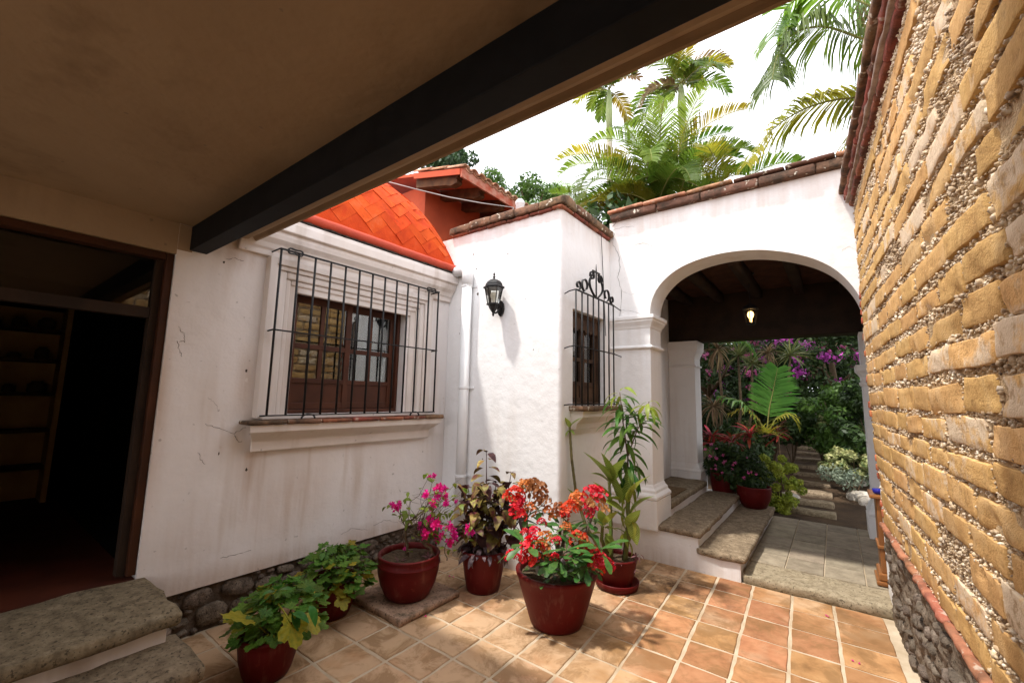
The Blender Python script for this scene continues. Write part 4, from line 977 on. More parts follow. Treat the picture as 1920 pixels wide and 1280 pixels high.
m = MB(); m.lathe(0.25, 4.86, [(0.02, 0.791), (0.035, 0.80), (0.04, 0.83), (0.036, 0.832), (0.03, 0.805), (0.004, 0.80)], 16); tag(m.build('blue_bowl', simple('blue_glaze', (0.03, 0.03, 0.30), (0.02, 0.02, 0.22), 0.25), None, smooth=True), 'tiny blue bowl on the wooden stand', 'bowl')

for k, (pix, w) in enumerate((([(1152, 437), (1148, 455), (1160, 478), (1163, 500), (1158, 520), (1166, 545), (1162, 592)], .006), ([(1148, 425), (1160, 412), (1178, 405)], .007), ([(1150, 432), (1168, 425), (1190, 424)], .003), ([(1190, 460), (1205, 455), (1225, 462)], .003), ([(1166, 545), (1180, 552), (1200, 550)], .002), ([(1580, 470), (1592, 462), (1605, 468)], .002), ([(1165, 580), (1185, 584), (1210, 590)], .003))): crack(aw, [onY(x, y, RY-0.0005) for x, y in pix], w, 80+k)
for k, (x, y, r) in enumerate(((893, 504, .012), (896, 551, .018), (888, 477, .010), (952, 476, .010), (862, 625, .008), (1000, 655, .008), (905, 860, .010), (985, 560, .007))):
    c = onY(x, y, AY-0.0006); b = MB(); g_ = random.Random(90+k); b.add([(c.x+r*math.cos(a)*g_.uniform(.3, 1.1), c.y-0.001, c.z+r*math.sin(a)*g_.uniform(.3, 1.1)) for a in [i*.7 for i in range(9)]], [tuple(range(9))]); b.build('flaked_spot', M['crack'], annex)
# ------------------------------------------------------------------ adobe wall on the right
def ax(y, z): return 0.215 - 0.05*(y-4.34) + 0.045*max(0, (1.6-z)/1.6)
ad = thing('adobe_wall', (0.45, 2.4, 0), 'ochre adobe brick wall with pebbly joints and stone base on the right', 'wall')
AT, AB = 3.15, 0.685
m = MB()
def core(u, v):
    y = 0.45+3.885*u; z = -0.02+3.2*v
    return (ax(y, z)+0.0085+0.006*noise.noise(Vector((y*9, z*9, 2)))+0.006*noise.noise(Vector((y*27, z*27, 5))), y, z)
m.grid(core, 150, 120); m.build('mortar_bed', M['adobe_joint'], ad, smooth=True)
m = MB(); m.prism([(ax(-4.2, 2)+0.0, -4.2), (ax(0.45, 2)+0.0, 0.45), (1.2, 0.45), (1.2, -4.2)], 'z', -0.02, AT+0.02)
m.prism([(ax(0.45, 2)+0.06, 0.45), (ax(4.33, 2)+0.10, 4.333), (1.2, 4.333), (1.2, 0.45)], 'z', -0.02, AT+0.02); m.build('core', M['adobe_joint'], ad)
br = random.Random(17); bricks = []; z = AB; row = 0; nb = 0
while z < AT-0.03:
    h = br.uniform(0.080, 0.100); g = br.uniform(0.024, 0.038)
    if z+h > AT+0.02: break
    y = 4.325 - (0.04 if row % 2 else 0.0)
    while y > 0.75:
        L = br.uniform(0.26, 0.46); y0 = max(y-L, 0.6)
        dz0 = br.uniform(-0.008, 0.008); dz1 = br.uniform(-0.010, 0.010); sd_ = br.uniform(0, 90); dep = br.uniform(-0.008, 0.006); er = br.random()
        wave = br.uniform(-0.012, 0.012)
        def fn(p, y0=y0, y=y, z=z, h=h, sd_=sd_, dep=dep, er=er, wave=wave):
            q = Vector((p.y*9+sd_, p.z*14, sd_)); front = 1.0 if p.x < 0.03 else 0.0
            zz = p.z+0.007*noise.noise(Vector((p.y*7+sd_, 3, sd_)))+wave*(p.y-y0)/max(y-y0, .1)
            yy = p.y+0.007*noise.noise(Vector((p.z*16+sd_, 7, sd_)))
            ero = 0.0
            if er < 0.42:
                e = noise.noise(Vector((p.y*7+sd_, p.z*10, sd_*2)))
                ero = 0.032*max(0, e-0.08)
            return Vector((ax(yy, zz)+p.x+front*(dep*0.6+ero+0.003*noise.noise(q*3)), yy, zz))
        if br.random() < (0.10 if y < 2.6 and z > 1.5 else 0.03): y = y0-0.01; continue
        b = MB(); b.rough(-0.004, 0.07, y0+0.004, y-0.008, z+dz0, z+h+dz1, (2, 12, 6), 0.0045, 0.0022, 26, sd_, fn)
        b.build('brick', M['adobe'], ad, smooth=True); nb += 1
        bricks.append((y0-0.004, y-0.002, z+min(dz0, 0)-0.002, z+h+max(dz1, 0)+0.004)); y = y0-br.uniform(0.006, 0.022)
    z += h+g; row += 1
# pebbles pressed into the joints
prng = np.random.default_rng(4); N = 60000
py_ = prng.uniform(0.7, 4.33, N); pz_ = prng.uniform(AB-0.015, AT, N); keep = np.ones(N, bool)
for (a, b, c, d) in bricks:
    keep &= ~((py_ > a+0.006) & (py_ < b-0.006) & (pz_ > c+0.008) & (pz_ < d-0.008))
py_ = py_[keep]; pz_ = pz_[keep]; n = len(py_); nmax = 17000
if n > nmax: py_ = py_[:nmax]; pz_ = pz_[:nmax]; n = nmax
t_ = (1+5**.5)/2
ico = np.array([(-1,t_,0),(1,t_,0),(-1,-t_,0),(1,-t_,0),(0,-1,t_),(0,1,t_),(0,-1,-t_),(0,1,-t_),(t_,0,-1),(t_,0,1),(-t_,0,-1),(-t_,0,1)]); ico /= np.linalg.norm(ico[0])
icf = np.array([(0,11,5),(0,5,1),(0,1,7),(0,7,10),(0,10,11),(1,5,9),(5,11,4),(11,10,2),(10,7,6),(7,1,8),(3,9,4),(3,4,2),(3,2,6),(3,6,8),(3,8,9),(4,9,5),(2,4,11),(6,2,10),(8,6,7),(9,8,1)])
def pebble_cloud(py_, pz_, r, out, seed):
    g = np.random.default_rng(seed); n = len(py_)
    sc = r[:, None]*g.uniform(0.65, 1.25, (n, 3)); rot = g.normal(size=(n, 3, 3)); qm, _ = np.linalg.qr(rot)
    V_ = ico[None]*sc[:, None, :]*g.uniform(0.78, 1.2, (n, 12, 1)); V_ = np.einsum('nij,nkj->nki', qm, V_)
    X_ = np.array([ax(a, b) for a, b in zip(py_, pz_)])+out
    V_ += np.stack([X_, py_, pz_], -1)[:, None, :]
    F_ = (icf[None]+12*np.arange(n)[:, None, None]).reshape(-1, 3); return V_.reshape(-1, 3), F_
rr = prng.uniform(0.003, 0.0078, n)*np.where(prng.random(n) < 0.07, 1.9, 1.0)
V_, F_ = pebble_cloud(py_, pz_, rr, prng.uniform(0.000, 0.008, n), 5)
o = link('pebbles', np_mesh('pebbles', V_, F_, M['pebble']), ad, (0, 0, 0)); o['kind'] = 'stuff'
# terracotta strip and rough base below it
y = 4.33; k = 0
while y > 0.7:
    L = br.uniform(0.26, 0.34); sd_ = br.uniform(0, 30)
    def fn(p): return Vector((ax(p.y, 0.66)+p.x+0.006*noise.noise(Vector((p.y*9, sd_, 0))), p.y, p.z+0.006*noise.noise(Vector((p.y*6, 1, sd_)))))
    b = MB(); b.rough(-0.030, 0.06, y-L, y-0.008, 0.640, 0.676, (3, 8, 3), 0.014, 0.008, 16, sd_, fn); b.build('band_tile', M['band'], ad, smooth=True); y -= L
m = MB()
def basef(u, v):
    y = 0.5+3.83*u; z = -0.02+0.665*v
    d = 0.020*noise.noise(Vector((y*8, z*9, 1)))+0.018*noise.noise(Vector((y*19, z*21, 8)))+0.010*noise.noise(Vector((y*45, z*50, 3)))
    return (ax(y, z)+0.004-d-0.008, y, z)
m.grid(basef, 190, 46); m.build('stone_base', M['base_rough'], ad, smooth=True)
for q in range(70):
    yy = br.uniform(1.4, 4.25); zz = br.uniform(0.03, 0.6); L = br.uniform(0.03, 0.085); hh = br.uniform(0.02, 0.05); sd_ = br.uniform(0, 80)
    def fn(p):
        dy = (p.y-yy)/L; dz = (p.z-zz)/hh; r = math.hypot(dy, dz); k = 1 if r < .75 else (0.75/r)**0.8
        return Vector((ax(yy, zz)+p.x+0.010*r*r, yy+dy*k*L, zz+dz*k*hh))
    b = MB(); b.rough(-0.030, 0.05, yy-L, yy+L, zz-hh, zz+hh, (2, 5, 4), 0.018, 0.009, 20, sd_, fn); b.build('stone', M['rubble'], ad, smooth=True)
# red brick ends on the far corner
z = 0.72; k = 0
while z < 2.5:
    if br.random() < 0.6:
        def fn(p): return Vector((ax(4.33, p.z)+p.x+0.012, p.y, p.z))
        b = MB(); b.rough(-0.022, 0.09, 4.332-br.uniform(0.03, 0.075), 4.337, z, z+0.05, (3, 3, 3), 0.008, 0.006, 20, z*7, fn); b.build('corner_brick', M['red_brick'], ad, smooth=True)
    z += 0.066
# coping: three stepped courses of tile seen from below
tr = random.Random(41)
ad2 = thing('adobe_coping', (0.3, 2.5, AT), 'red terracotta tile coping along the top of the adobe wall', 'coping')
def cop_y(c0, c1, z0, z1, L, mat):
    y = 4.42
    while y > 0.9:
        l = L*tr.uniform(0.9, 1.1); sd_ = tr.uniform(0, 60); dz = tr.uniform(-0.004, 0.004); dx = tr.uniform(-0.006, 0.006)
        def fn(p): return Vector((ax(p.y, 3)+p.x+dx, p.y, p.z+dz))
        b = MB(); b.rough(c0, c1, y-l, y-0.007, z0, z1, (4, 7, 3), 0.014, 0.007, 15, sd_, fn); b.build('coping_tile', mat, ad2, smooth=True); y -= l
cop_y(-0.028, 0.25, AT+0.005, AT+0.050, 0.31, M['cop_red'])
cop_y(-0.058, 0.25, AT+0.062, AT+0.115, 0.36, M['cop_red'])
cop_y(-0.088, 0.25, AT+0.120, AT+0.175, 0.42, M['cop_moss'])
m = MB()
def mf(p): return Vector((ax(p.y, 3)+p.x, p.y, p.z))
m.rough(-0.046, 0.24, 0.9, 4.40, AT+0.046, AT+0.066, (3, 60, 2), 0.006, 0.006, 22, 3, mf); m.build('bedding', simple('grey_mortar', (0.45, 0.36, 0.30), (0.25, 0.18, 0.14), 0.95, 12, 60, 0.6), ad2, smooth=True)
# ------------------------------------------------------------------ pots
def pot_mat(name, c1, c2, rough=0.42):
    m, t, b = newmat(name); co = coords(t, True)
    c = ramp(t, nz(t, co, 5, 4), [(0.35, c1), (0.65, c2)])
    g = t.nodes.new('ShaderNodeNewGeometry'); sx = t.nodes.new('ShaderNodeSeparateXYZ'); t.links.new(g.outputs['Position'], sx.inputs[0])
    # dusty splash and worn paint near the foot and the rim: worn where the noise says so
    f = ramp(t, nz(t, co, 17, 4, 0.7), [(0.62, (0, 0, 0)), (0.74, (0.45, 0.45, 0.45))]); c = mix(t, f, c, (0.22, 0.045, 0.022))
    mp = t.nodes.new('ShaderNodeMapping'); mp.inputs['Scale'].default_value = (14, 14, 2.2); t.links.new(co, mp.inputs[0]); f = ramp(t, nz(t, mp.outputs[0], 1.0, 4, .65), [(0.56, (0, 0, 0)), (0.74, (0.35, 0.35, 0.35))]); c = mix(t, f, c, (0.26, 0.12, 0.08))
    setc(t, b, c); b.inputs['Roughness'].default_value = rough; b.inputs['Specular IOR Level'].default_value = 0.18
    bump(t, b, addh(t, nz(t, co, 8, 3), nz(t, co, 90, 2), 0.15), 0.25, 0.006); return m
M['pot'] = pot_mat('red_painted_clay', (0.10, 0.0045, 0.004), (0.075, 0.0035, 0.003), 0.5)
M['pot2'] = pot_mat('worn_red_clay', (0.115, 0.0065, 0.005), (0.09, 0.005, 0.004), 0.5)
M['soil'] = simple('potting_soil', (0.05, 0.032, 0.020), (0.12, 0.085, 0.05), 0.95, 30, 60, 1.0, 0.02)
def pot(par, x, y, z, prof, mat, soilz, soilr, th=0.022, n=40):
    """prof: outer (r, z) from foot to rim"""
    inner = [(max(r-th, 0.01), zz) for r, zz in reversed(prof) if zz > prof[0][1]+th]
    full = [(0.004, prof[0][1])]+prof+[(prof[-1][0]-0.006, prof[-1][1]+0.006), (prof[-1][0]-th+0.006, prof[-1][1]+0.006)]+inner+[(0.004, inner[-1][1])]
    def wob(r, zz, a): return r*(1+0.006*math.sin(2*a+x*9)+0.004*math.sin(3*a+zz*9))
    b = MB(); b.lathe(x, y, [(r, z+zz) for r, zz in full], n, rfun=wob); o = b.build('pot', mat, par, smooth=True)
    b = MB()
    def sf(u, v):
        r = soilr*v; a = 2*math.pi*u
        return (x+r*math.cos(a), y+r*math.sin(a), z+soilz+0.012*noise.noise(Vector((x+r*math.cos(a)*18, r*math.sin(a)*18, z)))*(1 if v > 0.05 else 1))
    b.grid(sf, 28, 8); b.build('soil', M['soil'], par, smooth=True)
    return o

# ------------------------------------------------------------------ leaves
def leaf_me(name, mat, L=1.0, W=0.3, n=6, fold=0.25, droop=0.25, shape='ovate', wave=0.0, tip=0.0):
    def hw(t):
        if shape == 'lance': w = math.sin(math.pi*min(t*1.0, 1))**0.75*(1-0.25*t)
        elif shape == 'spat': w = (t**0.8)*math.sqrt(max(0, 1-((t-0.72)/0.30)**2)) if t > 0.72 else 0.18+0.82*(t/0.72)**1.5
        elif shape == 'strap': w = min(1, t*6+0.3)*(1-t)**0.5
        else: w = math.sin(math.pi*t**0.72)**0.85 if t < 1 else 0
        return max(w, 0.02)
    vs = []; fs = []; x = 0.0; z = 0.0; a = 0.0
    for i in range(n+1):
        t = i/n; w = W/2*hw(t)
        if i: a = -droop*2*t; x += L/n*math.cos(a); z += L/n*math.sin(a)
        zw = wave*math.sin(t*13)
        vs += [(x, w, z+w*fold+zw), (x, 0, z), (x, -w, z+w*fold-zw)]
    for i in range(n):
        q = i*3; fs += [(q, q+1, q+4, q+3), (q+1, q+2, q+5, q+4)]
    b = MB(); b.add(vs, fs); return b.mesh(name, mat, True)
def lobed_me(name, mat, R_=1.0, lobes=5, depth=0.35, cup=0.15, teeth=0.06, seed=0):
    g = random.Random(seed); n = 40; vs = [(0.12, 0, 0)]; fs = []
    for i in range(n+1):
        a = math.radians(-158+316*i/n); k = abs(math.cos(a*lobes/2*0.92))
        r = R_*(1-depth+depth*k)*(1+teeth*math.sin(i*2.4+g.uniform(-.6, .6)))*(0.8+0.2*math.cos(a))
        x = 0.12+0.55*r*math.cos(a); y = 0.55*r*math.sin(a); d = math.hypot(x-.12, y)
        vs.append((x, y, cup*(d*d)+0.05*math.sin(i*1.7)*d))
    for i in range(n): fs.append((0, i+1, i+2))
    b = MB(); b.add(vs, fs); b.tube([(-0.55, 0, -0.30), (-0.2, 0, -0.10), (0.12, 0, -0.005)], 0.018, 4); return b.mesh(name, mat, True)
def aim(d, up=(0, 0, 1), roll=0.0):
    x = Vector(d).normalized(); u = Vector(up); y = u.cross(x)
    if y.length < 1e-4: y = Vector((0, 1, 0)).cross(x)
    y.normalize(); z = x.cross(y)
    if roll: c, s = math.cos(roll), math.sin(roll); y, z = y*c+z*s, z*c-y*s
    return Matrix(((x.x, y.x, z.x), (x.y, y.y, z.y), (x.z, y.z, z.z)))
def put(name, me, par, p, d, s, roll=None, g=rng):
    return link(name, me, par, p, aim(d, roll=g.uniform(-.5, .5) if roll is None else roll), s)
def rdir(g, az0=None, sp=math.pi, el=(-0.2, 0.7)):
    a = g.uniform(0, 2*math.pi) if az0 is None else az0+g.uniform(-sp, sp); e = g.uniform(*el)
    return Vector((math.cos(a)*math.cos(e), math.sin(a)*math.cos(e), math.sin(e)))

# ---- geranium pots, bottom left
M['ger'] = leaf_mat('geranium_leaf', (0.055, 0.125, 0.016), (0.11, 0.20, 0.025), 9, 0.3, 0.5, 0.3, 0.025)
M['ger_y'] = leaf_mat('yellowing_leaf', (0.22, 0.22, 0.02), (0.34, 0.27, 0.025), 9, 0.3, 0.5, 0.2, 0.02)
M['ger_v'] = leaf_mat('deep_green_leaf', (0.03, 0.13, 0.02), (0.05, 0.17, 0.03), 6, 0.25, 0.3, 0.15)
M['stem_g'] = simple('green_stem', (0.10, 0.15, 0.03), (0.16, 0.14, 0.05), 0.6, 20, 60, 0.2)
M['stem_b'] = simple('woody_stem', (0.085, 0.055, 0.032), (0.15, 0.105, 0.06), 0.85, 30, 80, 0.6, 0.004)
ger_me = [lobed_me('geranium_leaf', M['ger'], 1.0, 5, 0.38, 0.25, 0.07, s) for s in range(3)]
ger_y = [lobed_me('geranium_leaf', M['ger_y'], 1.0, 5, 0.35, 0.15, 0.07, s+5) for s in range(2)]
oval_g = leaf_me('oval_leaf', M['ger_v'], 1.0, 0.48, 6, 0.2, 0.35)
def geranium(nm, x, y, rt, h, label, n, cx, cy, cz, rad, seed, extra=()):
    t = thing(nm, (x, y, 0), label, 'potted plant', 'potted plants in the courtyard')
    pot(t, x, y, 0.0, [(rt*0.70, 0.0), (rt*0.80, 0.03), (rt*0.93, h*0.45), (rt*0.99, h*0.78), (rt*1.0, h*0.9), (rt*1.06, h*0.92), (rt*1.07, h)], M['pot'], h*0.86, rt*0.93)
    g = random.Random(seed); b = MB()
    for q in range(9):
        a = g.uniform(0, 6.28); r = g.uniform(0.1, 0.6)*rt
        p0 = Vector((x+r*math.cos(a), y+r*math.sin(a), h*0.85)); p2 = Vector((cx+g.uniform(-.6, .6)*rad[0], cy+g.uniform(-.6, .6)*rad[1], cz+g.uniform(0, .5)*rad[2]))
        b.tube([p0, (p0+p2)/2+Vector((0, 0, 0.04)), p2], [0.006, 0.005, 0.003], 5)
    tag(b.build('stems', M['stem_g'], t, smooth=True), kind='stuff')
    for q in range(n):
        d = rdir(g, None, 0, (-0.25, 1.45)); rr = g.uniform(0.55, 1.0)
        p = Vector((cx+d.x*rad[0]*rr, cy+d.y*rad[1]*rr, cz+d.z*rad[2]*rr))
        fd = Vector((d.x, d.y, -0.15-0.35*g.random()+0.2*d.z)); me = g.choice(ger_me) if g.random() < 0.86 else g.choice(ger_y)
        put('leaf', me, t, p, fd, g.uniform(0.06, 0.105), None, g)
    for (pa, pb, D, kind) in extra:
        A_ = atD(*pa, D); B_ = atD(*pb, D-0.06)
        put('leaf', {'y': ger_y[0], 'o': oval_g, 'g': ger_me[0]}[kind], t, A_, B_-A_, (B_-A_).length*(1.0 if kind == 'o' else 1.25), 0.0, g)
    return t
ex1 = [((470, 1160), (400, 1158), 2.75, 'y'), ((545, 1165), (560, 1225), 2.62, 'y'), ((575, 1160), (600, 1195), 2.7, 'y'), ((520, 1110), (498, 1098), 2.75, 'o'), ((520, 1108), (545, 1090), 2.75, 'o'), ((520, 1105), (522, 1082), 2.75, 'o'),
       ((548, 1148), (585, 1152), 2.65, 'o'), ((548, 1150), (568, 1178), 2.65, 'o'), ((580, 1135), (602, 1168), 2.66, 'o')]
geranium('potted_geranium', -2.60, 1.262, 0.155, 0.225, 'leafy green geranium in red pot nearest the grey steps, bottom left', 215, -2.60, 1.31, 0.27, (0.24, 0.24, 0.20), 61, ex1)
geranium('potted_geranium', -2.93, 1.83, 0.165, 0.24, 'bushy green geranium against the stone footing, behind the front geranium', 225, -2.92, 1.84, 0.25, (0.25, 0.27, 0.22), 62, [((640, 1120), (648, 1150), 3.2, 'y')])

# ---- bougainvillea on a square tile slab
sl = MB(); sl.rough(-2.985, -2.405, 2.02, 2.595, 0.0025, 0.046, (8, 8, 2), 0.008, 0.004, 12, 7.0)
sl.rough(-2.985, -2.98, 2.02, 2.03, 0.003, 0.02, (1, 1, 1), 0.001, 0, 1, 0)
tag(sl.build('paving_slab', stone_mat('mossy_slab', (0.10, 0.075, 0.045), (0.30, 0.20, 0.13), (0.42, 0.29, 0.19), 10, 0.5), None, smooth=True), 'square mossy paving slab under the bougainvillea pot', 'slab')
bo = thing('potted_bougainvillea', (-2.70, 2.32, 0.047), 'magenta bougainvillea with bare twigs in a round red pot', 'potted plant', 'potted plants in the courtyard')
BX, BY = -2.66, 2.29; BD = math.hypot(BX, BY)
pot(bo, BX, BY, 0.047, [(0.145, 0.0), (0.165, 0.02), (0.205, 0.10), (0.225, 0.18), (0.230, 0.235), (0.236, 0.238), (0.236, 0.246), (0.228, 0.25), (0.226, 0.285), (0.233, 0.30)], M['pot'], 0.265, 0.206)
M['mag'] = leaf_mat('magenta_bract', (0.62, 0.018, 0.22), (0.72, 0.03, 0.32), 20, 0.35, 0.55, 0.15, 0.012)
M['bleaf'] = leaf_mat('small_green_leaf', (0.10, 0.16, 0.02), (0.20, 0.24, 0.035), 15, 0.3, 0.45, 0.25, 0.02)
bract = leaf_me('bract', M['mag'], 1.0, 0.75, 4, 0.35, -0.25, 'ovate')
def bract_cluster_me(seed, n=14, mat=None, R_=0.5):
    g = random.Random(seed); b = MB()
    for q in range(n):
        d = rdir(g, None, 0, (-1.2, 1.5)); c = d*g.uniform(0.2, 0.55)*R_; x = rdir(g, None, 0, (-.9, .9)); y = x.orthogonal().normalized(); z = x.cross(y)
        for k in range(3):
            a = k*2.094+g.random(); u = (y*math.cos(a)+z*math.sin(a)); w_ = x.cross(u); L = R_*g.uniform(0.50, 0.68); f = x*L*0.42
            b.add([c, c+u*L*.5+w_*L*.33+f, c+u*L+f*1.2, c+u*L*.5-w_*L*.33+f], [(0, 1, 2, 3)])
    return b.mesh('bract_cluster', mat or M['mag'], False)
bc = [bract_cluster_me(s) for s in range(4)]
g = random.Random(71); b = MB()
def limb(b, P, r0, r1, n=6, wig=0.008):
    Q = [Vector(P[0])]
    for a, c in zip(P[:-1], P[1:]):
        for k in range(1, 4): Q.append(Vector(a).lerp(Vector(c), k/3)+Vector((g.uniform(-wig, wig), g.uniform(-wig, wig), g.uniform(-wig, wig))))
    b.tube(Q, [r0+(r1-r0)*i/(len(Q)-1) for i in range(len(Q))], n); return Q
root = Vector((BX, BY, 0.31))
t1 = limb(b, [atD(816, 1046, BD-0.02), atD(800, 1020, BD), atD(785, 1005, BD), atD(772, 1000, BD+0.02)], 0.014, 0.010)
t2 = limb(b, [atD(764, 1040, BD+0.06), atD(763, 1012, BD+0.05), atD(760, 992, BD+0.04), atD(768, 975, BD)], 0.013, 0.008)
b.build('trunk', M['stem_b'], bo, smooth=True)
b = MB(); tips = []
fl = [(743,950,1.0),(735,946,.7),(748,944,.7),(799,926,.9),(822,916,1.1),(832,916,.8),(820,932,1.0),(836,928,.7),(837,942,.8),(813,944,.9),(809,952,.7),(806,894,.55),(813,891,.6),(806,976,1.2),(818,984,1.2),(790,987,1.2),(797,1000,1.1),(812,995,1.0),(843,987,1.0),(829,1004,.8),(820,1012,.8),(851,998,1.0),(852,1008,.9),(843,1017,.9),(878,990,.9),(872,1002,.9),(884,998,.7),(855,940,.5),(758,1028,.4)]
ends = [(x, y, BD+g.uniform(-.16, .12), s) for x, y, s in fl]
for (x, y, D, s) in ends:
    P = atD(x, y, D); base_ = g.choice(t1[4:]+t2[5:]); mid = base_.lerp(P, 0.5)+Vector((g.uniform(-.04, .04), g.uniform(-.04, .04), g.uniform(-.02, .05)))
    limb(b, [base_, mid, P], 0.0032, 0.0012, 4, 0.012)
for q in range(26):
    P = atD(g.uniform(728, 870), g.uniform(905, 990), BD+g.uniform(-.2, .2)); base_ = g.choice(t1[3:]+t2[4:]); mid = base_.lerp(P, g.uniform(.4, .6))+Vector((g.uniform(-.05, .05), g.uniform(-.05, .05), g.uniform(-.02, .04)))
    Q = limb(b, [base_, mid, P], 0.0026, 0.0009, 4, 0.014); tips.append(Q)
    for z_ in range(2):
        s0 = Q[g.randrange(2, len(Q))]; b.tube([s0, s0+rdir(g, None, 0, (-.3, 1.0))*g.uniform(.04, .10)], [0.0014, 0.0008], 3)
limb(b, [atD(838, 1050, BD-0.1), atD(834, 1030, BD-0.1), atD(842, 1010, BD-0.12)], 0.004, 0.002, 5)
tag(b.build('twigs', M['stem_b'], bo, smooth=True), kind='stuff')
for (x, y, D, s) in ends: put('bract_cluster', g.choice(bc), bo, atD(x, y, D), rdir(g, None, 0, (-.5, 1)), 0.095*s, None, g)
sl_ = leaf_me('small_leaf', M['bleaf'], 1.0, 0.6, 4, 0.3, 0.3)
for q in range(150):
    if g.random() < 0.6: Q = g.choice(tips); P = Q[g.randrange(3, len(Q))]
    else: x, y, D, s = g.choice(ends); P = atD(x+g.uniform(-16, 16), y+g.uniform(-4, 20), D+g.uniform(-.03, .05))
    put('leaf', sl_, bo, P, rdir(g, None, 0, (-.8, .6)), g.uniform(0.04, 0.07), None, g)
M['trad'] = leaf_mat('purple_tradescantia', (0.12, 0.045, 0.055), (0.22, 0.12, 0.11), 12, 0.2, 0.5, 0.3, 0.02)
tl_ = leaf_me('purple_leaf', M['trad'], 1.0, 0.24, 4, 0.35, 0.35, 'lance')
for (cx, cy) in ((748, 1058), (795, 1056), (805, 1048), (815, 1062), (770, 1062)):
    for q in range(7): put('purple_leaf', tl_, bo, atD(cx, cy-2, BD-0.06), rdir(g, None, 0, (0.2, 1.2)), g.uniform(.045, .075), None, g)
# loose petals on the floor
for k, (x, y, lb) in enumerate(((795, 1155, 'single fallen magenta petal beside the paving slab'), (1549, 1154, 'pair of fallen magenta petals near the portico threshold'), (1602, 1240, 'small dark red fallen petal in a joint near the adobe wall'), (845, 1080, 'fallen magenta petal on the tiles beside the tall pot'))):
    b = MB(); p = onZ(x, y, 0.004)
    for s in range(2):
        a0 = k+s*2.5; c = p+Vector((0.018*s, 0.006*s, 0.0)); 
        b.add([c, c+Vector((.013*math.cos(a0), .013*math.sin(a0), .006)), c+Vector((.02*math.cos(a0+.6), .02*math.sin(a0+.6), .002)), c+Vector((.013*math.cos(a0+1.2), .013*math.sin(a0+1.2), .008))], [(0, 1, 2, 3)])
    tag(b.build('fallen_petal', M['mag'], None, fixn=False), lb, 'petal', 'fallen petals')

# ---- coleus in the tall pot
CX, CY = -2.365, 2.819; CD = math.hypot(CX, CY)
co_ = thing('potted_coleus', (CX, CY, 0), 'tall tapered red pot with dark maroon and olive coleus', 'potted plant', 'potted plants in the courtyard')
pot(co_, CX, CY, 0.0, [(0.128, 0.0), (0.136, 0.02), (0.155, 0.12), (0.178, 0.26), (0.186, 0.295), (0.192, 0.31)], M['pot'], 0.275, 0.166)
def coleus_mat():
    m, t, b = newmat('coleus_leaf'); n = t.nodes; co = coords(t, True)
    c = ramp(t, nz(t, co, 2.6, 4), [(0.36, (0.085, 0.014, 0.016)), (0.46, (0.11, 0.055, 0.018)), (0.54, (0.17, 0.13, 0.025)), (0.68, (0.24, 0.20, 0.05))])
    c = vary(t, c, 0.35, 0.02); setc(t, b, c); b.inputs['Roughness'].default_value = 0.6; b.inputs['Specular IOR Level'].default_value = 0.25; return m
M['coleus'] = coleus_mat()
M['coleus_d'] = leaf_mat('maroon_leaf', (0.03, 0.010, 0.012), (0.065, 0.022, 0.02), 3, 0.1, 0.55, 0.3)
cl = [leaf_me('coleus_leaf', M['coleus'], 1.0, 0.58, 6, 0.22, 0.45, 'ovate', 0.008), leaf_me('coleus_leaf', M['coleus'], 1.0, 0.5, 6, 0.3, 0.65, 'ovate', 0.01), leaf_me('coleus_leaf', M['coleus_d'], 1.0, 0.55, 6, 0.25, 0.5, 'ovate', 0.01)]
g = random.Random(81); b = MB()
stems = [((913, 1020), (912, 848), 0.0, 9), ((935, 1020), (958, 888), -0.05, 6), ((898, 1020), (878, 915), 0.05, 6), ((920, 1020), (930, 905), 0.12, 6), ((900, 1020), (892, 930), -0.12, 6), ((925, 1020), (945, 930), -0.16, 5), ((885, 1018), (868, 945), -0.02, 4), ((940, 1018), (990, 948), 0.05, 4)]
for (pa, pb, dd, nodes) in stems:
    A_ = atD(*pa, CD); A_.z = 0.27; B_ = atD(*pb, CD+dd); b.tube([A_, A_.lerp(B_, .5)+Vector((g.uniform(-.01, .01), 0, 0)), B_], [0.007, 0.006, 0.003], 6)
    ph = g.uniform(0, 3)
    for k in range(nodes):
        f = 0.35+0.65*k/(nodes-1); P = A_.lerp(B_, f); ph += math.pi/2+g.uniform(-.25, .25); L = (0.175-0.075*f*f)*g.uniform(.85, 1.2)
        for s in (0, math.pi):
            d = Vector((math.cos(ph+s), math.sin(ph+s), g.uniform(-.1, .35))); put('leaf', g.choice(cl), co_, P+d*0.03, d, L, g.uniform(-.3, .3), g)
    for k in range(3): put('leaf', cl[2], co_, B_, rdir(g, None, 0, (.5, 1.2)), 0.05, None, g)
tag(b.build('stems', M['coleus_d'], co_, smooth=True), kind='stuff')
for q in range(120):
    P = atD(g.gauss(914, 30), g.uniform(900, 1005), CD+g.uniform(-.2, .2)); put('leaf', g.choice(cl), co_, P, rdir(g, None, 0, (-.5, .3)), g.uniform(.10, .16), None, g)
M['grey_purple'] = leaf_mat('grey_purple_leaf', (0.085, 0.055, 0.06), (0.17, 0.125, 0.13), 6, 0.15, 0.5, 0.35)
gp = leaf_me('trailing_leaf', M['grey_purple'], 1.0, 0.38, 5, 0.25, 0.5, 'lance')
for q in range(85):
    a = g.uniform(0, 6.28); r = g.uniform(.3, 1.12)*0.19; P = Vector((CX+r*math.cos(a), CY+r*math.sin(a), 0.30+g.uniform(0, .10)*(1.2-r/.19)))
    d = Vector((math.cos(a), math.sin(a), g.uniform(-.9, .5))); put('trailing_leaf', gp, co_, P, d, g.uniform(.07, .12), None, g)

